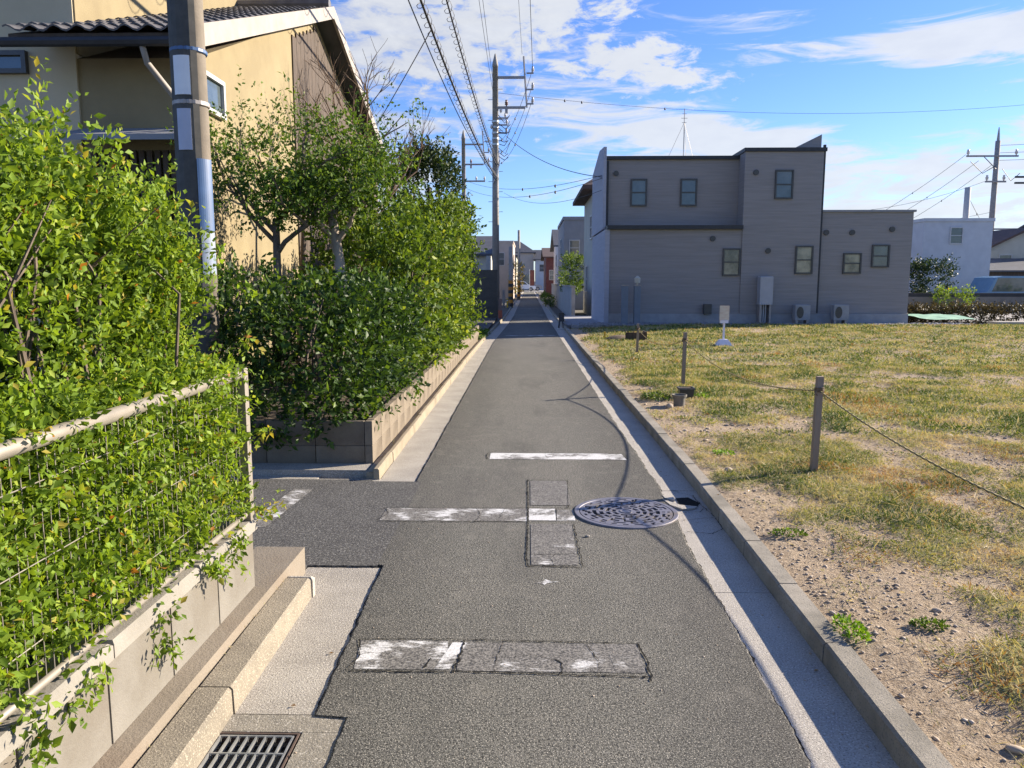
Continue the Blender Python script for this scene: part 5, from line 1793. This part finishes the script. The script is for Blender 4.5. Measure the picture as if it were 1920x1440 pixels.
def car(label, x, y, rz, body, L=4.0, W=1.65, H=1.45):
    t = thing('parked_car', (x, y, 0), label, 'car')
    t.rotation_euler = (0, 0, rz)
    ORG[t.name] = (0, 0, 0)
    sec = [(-L/2, 0.35), (-L/2, 0.75), (-L/2+0.15, 0.9), (-L/2+0.55, 0.98), (-L/2+0.9, H-0.08), (-L/2+1.3, H), (L/2-1.7, H), (L/2-1.05, 0.98), (L/2-0.25, 0.85), (L/2, 0.68), (L/2, 0.35)]
    MB().prism(sec, 'y', -W/2, W/2).build('body', body, t)
    for s_ in (-1, 1):
        g = [(-L/2+0.75, 0.98), (-L/2+1.02, H-0.10), (L/2-1.75, H-0.10), (L/2-1.22, 0.98)]
        lo, hi = sorted((s_*W/2, s_*(W/2+0.004)))
        MB().prism(g, 'y', lo, hi).build('window', GLASS, t)
    MB().prism([(L/2-1.66, H-0.03), (L/2-1.02, 0.985), (L/2-1.015, 0.995), (L/2-1.65, H-0.005)], 'y', -W/2+0.1, W/2-0.1).build('windscreen', GLASS, t)
    MB().box(L/2-0.001, L/2+0.012, -W/2+0.1, -W/2+0.4, 0.62, 0.76).build('headlight', WHITE, t)
    MB().box(L/2-0.001, L/2+0.012, W/2-0.4, W/2-0.1, 0.62, 0.76).build('headlight', WHITE, t)
    for wx in (-L/2+0.75, L/2-0.75):
        for s_ in (-1, 1):
            lo, hi = sorted((s_*(W/2-0.18), s_*(W/2+0.01)))
            wl = MB().prism([(wx+0.31*math.cos(a), 0.31+0.31*math.sin(a)) for a in np.linspace(0, 2*math.pi, 17)[:-1]], 'y', lo, hi).build('wheel', TYRE, t)
            lo, hi = sorted((s_*(W/2+0.011), s_*(W/2+0.02)))
            MB().prism([(wx+0.19*math.cos(a), 0.31+0.19*math.sin(a)) for a in np.linspace(0, 2*math.pi, 13)[:-1]], 'y', lo, hi).build('rim', STEEL, wl)
    return t


car('white car crossing the far end of the lane', -0.95, 115.0, 0, CARW, 4.2, 1.7, 1.5)
car('grey van behind the white car at the far end of the lane', -0.2, 119.5, 0, BGREY, 4.8, 1.8, 2.6)
car('pale blue car parked behind the boundary wall at the right', 24.6, 40.0, 0.05, CARB, 4.6, 1.7, 1.75)

# shrub and wall on the right of the lane past the grey house
t = thing('garden_wall', (1.9, 36, 0), 'pale low garden wall along the right side of the lane past the grey house', 'wall')
MB().box(1.75, 1.90, 31.3, 58.0, -0.1, 1.25).build('wall_body', LWALL, t)
MB().box(1.72, 1.93, 31.28, 58.02, 1.252, 1.31).build('wall_coping', CONC, t)
b_ = thing('shrub', (2.3, 37, 0), 'green clipped shrub above the garden wall on the right of the lane', 'shrub')
S, O = sample_box_shell(500, 1.8, 2.7, 38.2, 42.0, 1.0, 2.75, 0.4)
foliage('foliage', L_MID, b_, [sprigs(S, O+np.array([0, 0, 0.5]), 9, 0.2, 0.09)])
MB().tube([(2.25, 40, 0), (2.25, 40, 1.2)], 0.06, 6).build('trunk', BARK, b_)
b_ = thing('shrub', (1.3, 50, 0), 'low grass and weeds along the far right edge of the lane', 'shrub')
S, O = sample_box_shell(300, 1.1, 1.6, 46, 66, 0, 0.45, 0.2)
foliage('foliage', L_TREE, b_, [sprigs(S, O+np.array([0, 0, 0.5]), 7, 0.2, 0.09)])
# small black folding stand in the gutter
t = thing('folding_stand', (1.05, 24.6, 0), 'small black folding barrier standing in the right gutter beyond the lot', 'barrier')
m = MB()
for (a, b) in (((0.98, 24.4, 0.0), (1.05, 24.6, 0.50)), ((1.12, 24.4, 0), (1.05, 24.6, 0.50)), ((0.98, 24.9, 0.0), (1.05, 24.6, 0.50)), ((1.14, 24.9, 0.0), (1.07, 24.6, 0.50))):
    m.tube([a, b], 0.018, 6)
m.build('legs', BLACKP, t)
MB().box(0.98, 1.15, 24.56, 24.60, 0.22, 0.50).build('panel', BLACKP, t)
MB().box(0.92, 1.18, 24.2, 24.5, 0.003, 0.02).build('grating', GALV, t)

# far left: dark wall, post, poles with striped sleeves, orange boxes
t = thing('garden_wall', (-3, 31.3, 0), 'dark block wall closing the parking place on the left of the lane', 'wall')
dbk = mesh_of(MB().box(-0.385, 0.385, -0.07, 0.07, 0.003, 0.387), 'block', DWALL)
for r_ in range(5):
    for k in range(8):
        inst('block', dbk, (-1.62-k*0.78, 31.35, 0.0+r_*0.39), t)
MB().box(-7.9, -1.24, 31.31, 31.39, -0.05, 1.94).build('mortar_core', DWALL, t)
t = thing('gate_post', (-1.12, 31.1, 0), 'brown wooden gate post with terracotta foot at the end of the dark wall', 'post')
MB().box(-1.19, -1.05, 31.0, 31.14, 0.34, 0.80).build('upper', mat('grey_wood', (0.19, 0.15, 0.14), (0.14, 0.11, 0.10), 8, 0.9), t)
MB().box(-1.20, -1.04, 30.99, 31.15, 0.0, 0.338).build('foot', REDP, t)
for i, (x, y, h, lb) in enumerate(((-0.98, 43.5, 3.4, 'slim pole with yellow and black striped sleeve, nearer one, left of the far lane'), (-0.74, 62.0, 5.5, 'slim pole with yellow and black striped sleeve, farther one'))):
    t = thing('guard_pole', (x, y, 0), lb, 'pole', 'striped guard poles')
    MB().lathe([(0.12, 0), (0.10, h)], x, y, 10).build('shaft', DARKPOLE, t, smooth=True)
    for k in range(8):
        MB().lathe([(0.135, 0.1+k*0.18), (0.135, 0.1+k*0.18+0.175)], x, y, 10).build('stripe', ORANGE if k % 2 else TRIM, t)
t = thing('post', (-1.45, 46, 0), 'short grey concrete post in the grass left of the far lane', 'post')
MB().bbox(-1.52, -1.38, 45.9, 46.04, 0, 1.0, 0.02).build('shaft', LWALL, t)
for i in range(3):
    x = -1.06+i*0.14-0.12
    t = thing('marker_post', (x, 44.0+i*0.1, 0), ['leftmost', 'middle', 'rightmost'][i]+' of three short orange marker posts beside the far lane', 'marker post', 'orange marker posts')
    MB().lathe([(0.045, 0), (0.045, 0.48), (0.02, 0.52)], x, 44.0+i*0.1, 8).build('shaft', YELLOW, t)
    MB().lathe([(0.048, 0.38), (0.048, 0.43)], x, 44.0+i*0.1, 8).build('band', WHITE, t)
b_ = thing('flowering_shrub', (-0.85, 66, 0), 'yellow flowering shrub hanging over the left edge far down the lane', 'shrub')
S, O = sample_box_shell(260, -1.35, -0.55, 60, 72, 0.6, 2.9, 0.3)
foliage('foliage', leaf_mat('golden_leaf', [(0, (0.10, 0.06, 0.01)), (0.5, (0.35, 0.26, 0.03)), (1, (0.5, 0.45, 0.1))], 0.3), b_, [sprigs(S, O+np.array([0, 0, 0.5]), 8, 0.22, 0.10)])
t = thing('noren_banner', (0.35, 100, 0), 'dark red and white vertical banner near the cars at the lane end', 'banner')
MB().tube([(0.2, 100, 0), (0.2, 100, 3.0)], 0.03, 6).build('banner_pole', WHITE, t)
MB().box(0.24, 0.8, 99.98, 100.02, 0.9, 2.9).build('banner_cloth', BRED, t)

# verge grass on the far left edge and behind
vg = thing('verge_grass', (-1.2, 19, 0), 'dark green grass tufts on the left verge beyond the hedge', 'grass', kind='stuff')
S = np.stack([-1.75+0.62*RNG.random(900), 18.9+3.2*RNG.random(900), np.full(900, 0.03)], 1)
foliage('tufts', L_TREE, vg, [sprigs(S, RNG.normal(size=(900, 3))*0.4+np.array([0, 0, 1]), 6, 0.09, 0.06)])['kind'] = 'stuff'
S = np.stack([-1.21+0.035*RNG.random(260), 6+13*RNG.random(260)**0.8, np.full(260, 0.05)], 1)
vg2 = foliage('straw', L_GRASS, None, [leaf_geo(S, RNG.normal(size=(260, 3))*0.6+np.array([0.3, 0, 0.4]), 0.05*np.ones(260), 0.004*np.ones(260), 0.55+0.4*RNG.random(260))])
tag(vg2, 'dry straw bits along the foot of the planter wall', 'straw', kind='stuff')
n = 500
S = np.stack([-1.158+0.010*RNG.normal(size=n), 1.3+2.2*RNG.random(n), np.full(n, 0.10)], 1)
vg2 = foliage('straw', L_GRASS, None, [leaf_geo(S, RNG.normal(size=(n, 3))*0.6+np.array([0.1, 0, 0.25]), 0.016*np.ones(n), 0.0018*np.ones(n), 0.6+0.35*RNG.random(n))])
tag(vg2, 'dry straw bits in the joint behind the near left kerb', 'straw', kind='stuff')

# ------------------------------------------------------------------ planter wall across the side lane
pw = thing('planter_wall', (-1.3, 6, 0), 'low block planter wall on the far side of the side lane, under the dark hedge', 'wall')
b1 = mesh_of(MB().bbox(-0.06, 0.0, 0.003, 0.393, 0.0, 0.195, 0.004), 'block', BLOCK_P)
for r_ in range(2):
    for k in range(34):
        inst('block', b1, (-1.24, 6.0+k*0.396, 0.0+r_*0.198), pw)
b2 = mesh_of(MB().bbox(0.003, 0.393, -0.06, 0.0, 0.0, 0.195, 0.004), 'block', BLOCK_P)
for r_ in range(2):
    for k in range(9):
        inst('block', b2, (-1.302-0.396*(k+1), 6.062, 0.0+r_*0.198), pw)
MB().box(-4.9, -1.31, 6.065, 19.4, -0.05, 0.36).build('planting_soil', SOIL, pw)
tag(MB().box(-5.2, -1.245, 5.785, 5.998, -0.05, 0.05).build('wall_apron', CONC), kind='structure')
# dirt shoulder between kerb and wall
lh = thing('hedge', (-2, 7.5, 0.36), 'dark leafy hedge overhanging the low planter wall beyond the side lane', 'hedge')
S, O = sample_box_shell(2900, -3.3, -1.20, 5.86, 8.75, 0.24, 1.46, 0.4, amp=0.20, freq=1.3, seed=4)
p_ = [sprigs(S, O+np.array([0.1, -0.1, 0.35])+RNG.normal(size=O.shape)*0.4, 9, 0.16, 0.062, 0.55, 0.35, -0.10)]
S, O = sample_box_shell(600, -4.3, -3.0, 5.86, 8.0, 0.25, 1.6, 0.4, amp=0.2, freq=1.3, seed=9)
p_.append(sprigs(S, O+np.array([0, -0.1, 0.35]), 9, 0.16, 0.062, 0.55, 0.2, -0.15))
foliage('foliage', L_DARK, lh, p_)
m = MB()
for k in range(20):
    x, y = random.uniform(-3.0, -1.5), random.uniform(6.3, 9.8)
    m.tube([(x, y, 0.3), (x+random.gauss(0, 0.1), y+random.gauss(0, 0.1), 0.9), (x+random.gauss(0, 0.2), y+random.gauss(0, 0.2), 1.4)], [0.02, 0.014, 0.006], 5)
m.build('branches', BARK, lh)
mh_ = thing('hedge', (-1.8, 13, 0.36), 'tall green hedge of several lobes along the lane toward the conifer', 'hedge')
p_ = []
for (x0, x1, y0, y1, z1, nn, sd_) in ((-2.6, -1.18, 9.1, 12.6, 2.25, 1500, 1), (-2.5, -1.16, 12.2, 14.8, 2.45, 900, 2), (-2.5, -1.20, 14.0, 16.8, 3.0, 1200, 3)):
    S, O = sample_box_shell(nn, x0, x1, y0, y1, 0.35, z1, 0.4, amp=0.25, freq=1.1, seed=sd_)
    p_.append(sprigs(S, O+np.array([0.1, -0.1, 0.6])+RNG.normal(size=O.shape)*0.3, 9, 0.22, 0.085, 0.5, 0.4, 0.02))
foliage('foliage', L_MID, mh_, p_)
m = MB()
for k in range(20):
    x, y = random.uniform(-2.2, -1.5), random.uniform(10.3, 18.6)
    m.tube([(x, y, 0.3), (x+random.gauss(0, 0.1), y+random.gauss(0, 0.1), 1.2), (x+random.gauss(0, 0.2), y+random.gauss(0, 0.2), 2.0)], [0.03, 0.02, 0.008], 5)
m.build('branches', BARK, mh_)['kind'] = 'stuff'
cf = thing('conifer', (-2.35, 17.6, 0), 'dark rounded conifer rising behind the tall hedge', 'tree')
S, O = sample_box_shell(1300, -3.2, -1.45, 16.6, 19.0, 1.6, 4.3, 0.5, amp=0.3, freq=1.2, seed=6)
k_ = np.clip((S[:, 2]-2.6)/1.9, 0, 1)
S[:, 0] = -2.25+(S[:, 0]+2.25)*(1-0.65*k_**1.5)
S[:, 1] = 17.8+(S[:, 1]-17.8)*(1-0.6*k_**1.5)
foliage('crown', L_CONI, cf, [sprigs(S, O+np.array([0, 0, 0.8]), 11, 0.28, 0.085, 0.4, 0.4, 0.0)])
MB().tube([(-2.25, 17.8, 0), (-2.25, 17.8, 3.6)], [0.10, 0.03], 8).build('trunk', BARK, cf)


def branchy(mb, p, d, L, r, depth, ends, spread=0.55, kids=(2, 3), shrink=0.72, up=0.15):
    p = Vector(p)
    d = Vector(d).normalized()
    pts = [p]
    q = p
    dd = d
    for k in range(3):
        dd = (dd+Vector((random.gauss(0, 0.12), random.gauss(0, 0.12), random.gauss(0, 0.08)+up*0.2))).normalized()
        q = q+dd*L/3
        pts.append(q)
    mb.tube(pts, [r, r*0.9, r*0.8, r*0.66], 6 if r > 0.02 else (4 if r > 0.006 else 3), cap=False)
    if depth == 0:
        ends.append((q, dd))
        return
    for k in range(random.randint(*kids)):
        nd = (dd+Vector((random.gauss(0, spread), random.gauss(0, spread), random.gauss(0, spread*0.6)+up))).normalized()
        st_ = pts[random.choice((2, 3, 3))]
        branchy(mb, st_, nd, L*shrink*random.uniform(0.8, 1.15), r*0.62, depth-1, ends, spread, kids, shrink, up)


def tree(label, x, y, z0, h, r, trunk_mat, leaf, depth=3, L0=None, lean=(0, 0), n_sp=14, ls=0.06, spread=0.55, sp_len=0.2, jit=0.3, dens=1.0, name='tree'):
    t = thing(name, (x, y, z0), label, 'tree')
    mb = MB()
    ends = []
    top = Vector((x+lean[0], y+lean[1], z0+h))
    mid = Vector((x+lean[0]*0.35+0.04, y+lean[1]*0.4, z0+h*0.5))
    mb.tube([(x, y, z0-0.1), mid, top], [r, r*0.8, r*0.62], 10)
    mb.build('trunk', trunk_mat, t, smooth=True)
    mb = MB()
    for k in range(4):
        a = 6.28*k/4+random.random()
        branchy(mb, top-Vector((0, 0, 0.05+0.12*k*h/2)), (math.cos(a)*0.8, math.sin(a)*0.8, 0.7), L0 or h*0.4, r*0.5, depth, ends, spread)
    mb.build('limbs', trunk_mat, t)
    if leaf:
        C, D = [], []
        for (e, d) in ends:
            for k in range(n_sp):
                C.append(e+Vector((random.gauss(0, jit), random.gauss(0, jit), random.gauss(0, jit*0.8))))
                D.append(Vector((random.gauss(0, 0.7), random.gauss(0, 0.7), random.gauss(0.4, 0.5))))
        foliage('crown', leaf, t, [sprigs(np.array(C), np.array(D), 8, sp_len, ls, 0.5, 0.4, 0.03)])
    return t, ends


random.seed(12)
tree('small tree with pale thick trunk and green crown in front of the yellow house', -2.12, 8.95, 0.3, 2.0, 0.085, BARK_P, L_TREE, depth=2, L0=0.36, n_sp=48, ls=0.06, lean=(-0.16, 0.1), jit=0.24)
random.seed(14)
tree('thin dark trunked tree between the pole and the pale trunked tree', -2.9, 8.7, 0.3, 1.9, 0.06, BARK, L_TREE, depth=2, L0=0.60, n_sp=24, ls=0.05, lean=(0.05, 0.1), jit=0.22)
random.seed(17)
tree('thin leaning tree close to the yellow wall', -3.2, 10.6, 0.3, 2.6, 0.05, BARK, L_TREE, depth=2, L0=0.7, n_sp=9, ls=0.05, lean=(0.1, 0.3), jit=0.2)
# bare brown twiggy tree
random.seed(31)
bt = thing('bare_tree', (-2.75, 13.2, 0.3), 'leafless brown twiggy tree in front of the far half of the gable', 'tree')
mb = MB()
mb.tube([(-2.9, 13.6, 0.2), (-2.86, 13.6, 1.8), (-2.80, 13.5, 3.2)], [0.10, 0.08, 0.055], 8)
mb.build('trunk', BARK, bt, smooth=True)
ends = []
mb = MB()
for k in range(7):
    a = 6.28*k/7
    branchy(mb, (-2.85, 13.6, 2.2+0.16*k), (math.cos(a)*0.45-0.05, math.sin(a)*0.8+0.1, 0.9), 0.95, 0.028, 4, ends, 0.5, (2, 3), 0.72, 0.22)
mb.build('limbs', TWIG, bt)

# ------------------------------------------------------------------ yellow house
yh = thing('house', (-6, 13, 0), 'yellow stuccoed house with grey tiled gable roof behind the left hedges', 'house')
GX = -3.70
ym, ze, zr = 13.9, 4.02, 6.12
m = MB()
m.prism([(8.85, -0.1), (19.3, -0.1), (19.3, 3.95), (ym, 6.0), (8.85, 3.95)], 'x', -8.0, GX)
m.build('wall', STUCCO, yh)
# second storey block
MB().box(-11.0, -5.02, 8.82, 17.5, -0.1, 8.0).build('upper_wall', STUCCO_SHADE, yh)
MB().box(-5.018, -5.0, 8.84, 17.48, 4.0, 8.0).build('upper_side_wall', STUCCO, yh)
MB().box(-11.4, -4.6, 8.3, 18.0, 8.002, 8.2).build('upper_roof', TILE, yh)
# roof slabs
OX = -3.40
sl_a = math.atan2(zr-ze, ym-8.2)
th = 0.09
m = MB()
m.prism([(8.2, ze-0.10), (ym, zr-0.10), (ym, zr), (8.2, ze)], 'x', -5.35, OX)
rf = m.build('roof', BROWNW, yh)
m = MB()
m.prism([(ym+0.002, zr-0.10), (19.75, ze-0.10), (19.75, ze), (ym+0.002, zr)], 'x', -5.35, OX)
m.build('roof', ROOFG, yh)
# tiles on the near slope, each a shallow curved piece
tm = MB()
nseg = 6
tw, tl = 0.245, 0.27
for e_ in (0, 1):
    for k in range(nseg+1):
        u = k/nseg
        x = u*tw
        z = 0.028*math.sin(u*math.pi*2+0.6)+0.03
        tm.v.append((x, e_*tl, z+0.030*(1-e_)))
    for k in range(nseg+1):
        u = k/nseg
        tm.v.append((u*tw, e_*tl, 0.028*math.sin(u*math.pi*2+0.6)+0.012+0.030*(1-e_)))
s2 = 2*(nseg+1)
for k in range(nseg):
    tm.f.append([k, k+1, s2+k+1, s2+k])
    tm.f.append([nseg+1+k+1, nseg+1+k, k, k+1][::-1])
tile = mesh_of(tm, 'roof_tile', TILE, smooth=False)
slope_len = math.hypot(ym-8.2, zr-ze)
nr = int(slope_len/0.235)
cnt = 0
for r_ in range(nr):
    s_ = r_*0.235-0.05
    yy = 8.2+s_*math.cos(sl_a)
    zz = ze+s_*math.sin(sl_a)
    for k in range(8):
        xx = -5.36+k*0.243
        if xx > OX-0.2 or (yy > 8.75 and xx < -5.1):
            continue
        inst('roof_tile', tile, (xx, yy, zz+0.006), rf, (sl_a, 0, 0), (1, 1.0, 1))
        cnt += 1
# barge boards, ridge, eave fascia
m = MB()
m.prism([(8.10, ze-0.18), (ym, zr-0.14), (ym, zr+0.06), (8.10, ze+0.05)], 'x', OX+0.002, OX+0.05)
m.build('barge_board', BARGE, yh)
m = MB()
m.prism([(ym+0.003, zr-0.14), (19.8, ze-0.18), (19.8, ze+0.04), (ym+0.003, zr+0.06)], 'x', OX+0.002, OX+0.05)
m.build('barge_board', BARGE, yh)
m = MB()
m.prism([(8.22, ze-0.106), (ym, zr-0.106), (ym, zr-0.125), (8.22, ze-0.125)], 'x', GX+0.003, OX)
m.build('soffit', mat('orange_soffit', (0.36, 0.21, 0.12), (0.28, 0.16, 0.09), 4, 0.8), yh)
MB().tube([(-5.4, 8.14, ze-0.10), (-3.38, 8.14, ze-0.10)], 0.05, 8).build('eave_gutter', TRIM, yh)
MB().tube([(OX-0.02, ym, zr+0.08), (-5.3, ym, zr+0.08)], 0.10, 8).build('ridge', TILE, yh)
m = MB()
m.tube([(-3.95, 8.16, ze-0.12), (-3.95, 8.25, ze-0.28), (-3.78, 8.6, ze-0.62), (-3.74, 8.78, ze-0.9), (-3.74, 8.78, 0.3)], 0.032, 8)
m.build('downpipe', BARGE, yh, smooth=True)
window(yh, 'y', 8.95, 9.55, 3.42, 3.86, GX, 1, fm=FRAMEW, mull=False)
window(yh, 'x', -6.25, -5.55, 3.78, 4.02, 8.82, -1, fm=FRAME, mull=False)
# pent ledge and shutters low on the near wall
MB().prism([(8.35, 3.05), (8.84, 3.20), (8.84, 3.12), (8.35, 2.99)], 'x', -5.0, -3.75).build('canopy', BGREY, yh)
m = MB()
for k in range(13):
    m.box(-4.9+k*0.09, -4.84+k*0.09, 8.78, 8.815, 2.0, 2.95)
m.build('shutter_slats', BROWNW, yh)['kind'] = 'stuff'
# dark brown upright boards stand in for shade on the gable wall's far half
gap = 0.006
for k in range(31):
    y0 = 12.5+k*0.215
    y1 = y0+0.205
    zt_ = 6.0-abs((y1 if y1 > ym else y0-0.1)-ym)/(19.3-ym)*(6.0-3.95)-0.05
    MB().box(GX+0.002, GX+0.022, y0, y1, 0.3, zt_-0.08).build('board', BROWNW, yh)
print('tiles', cnt)
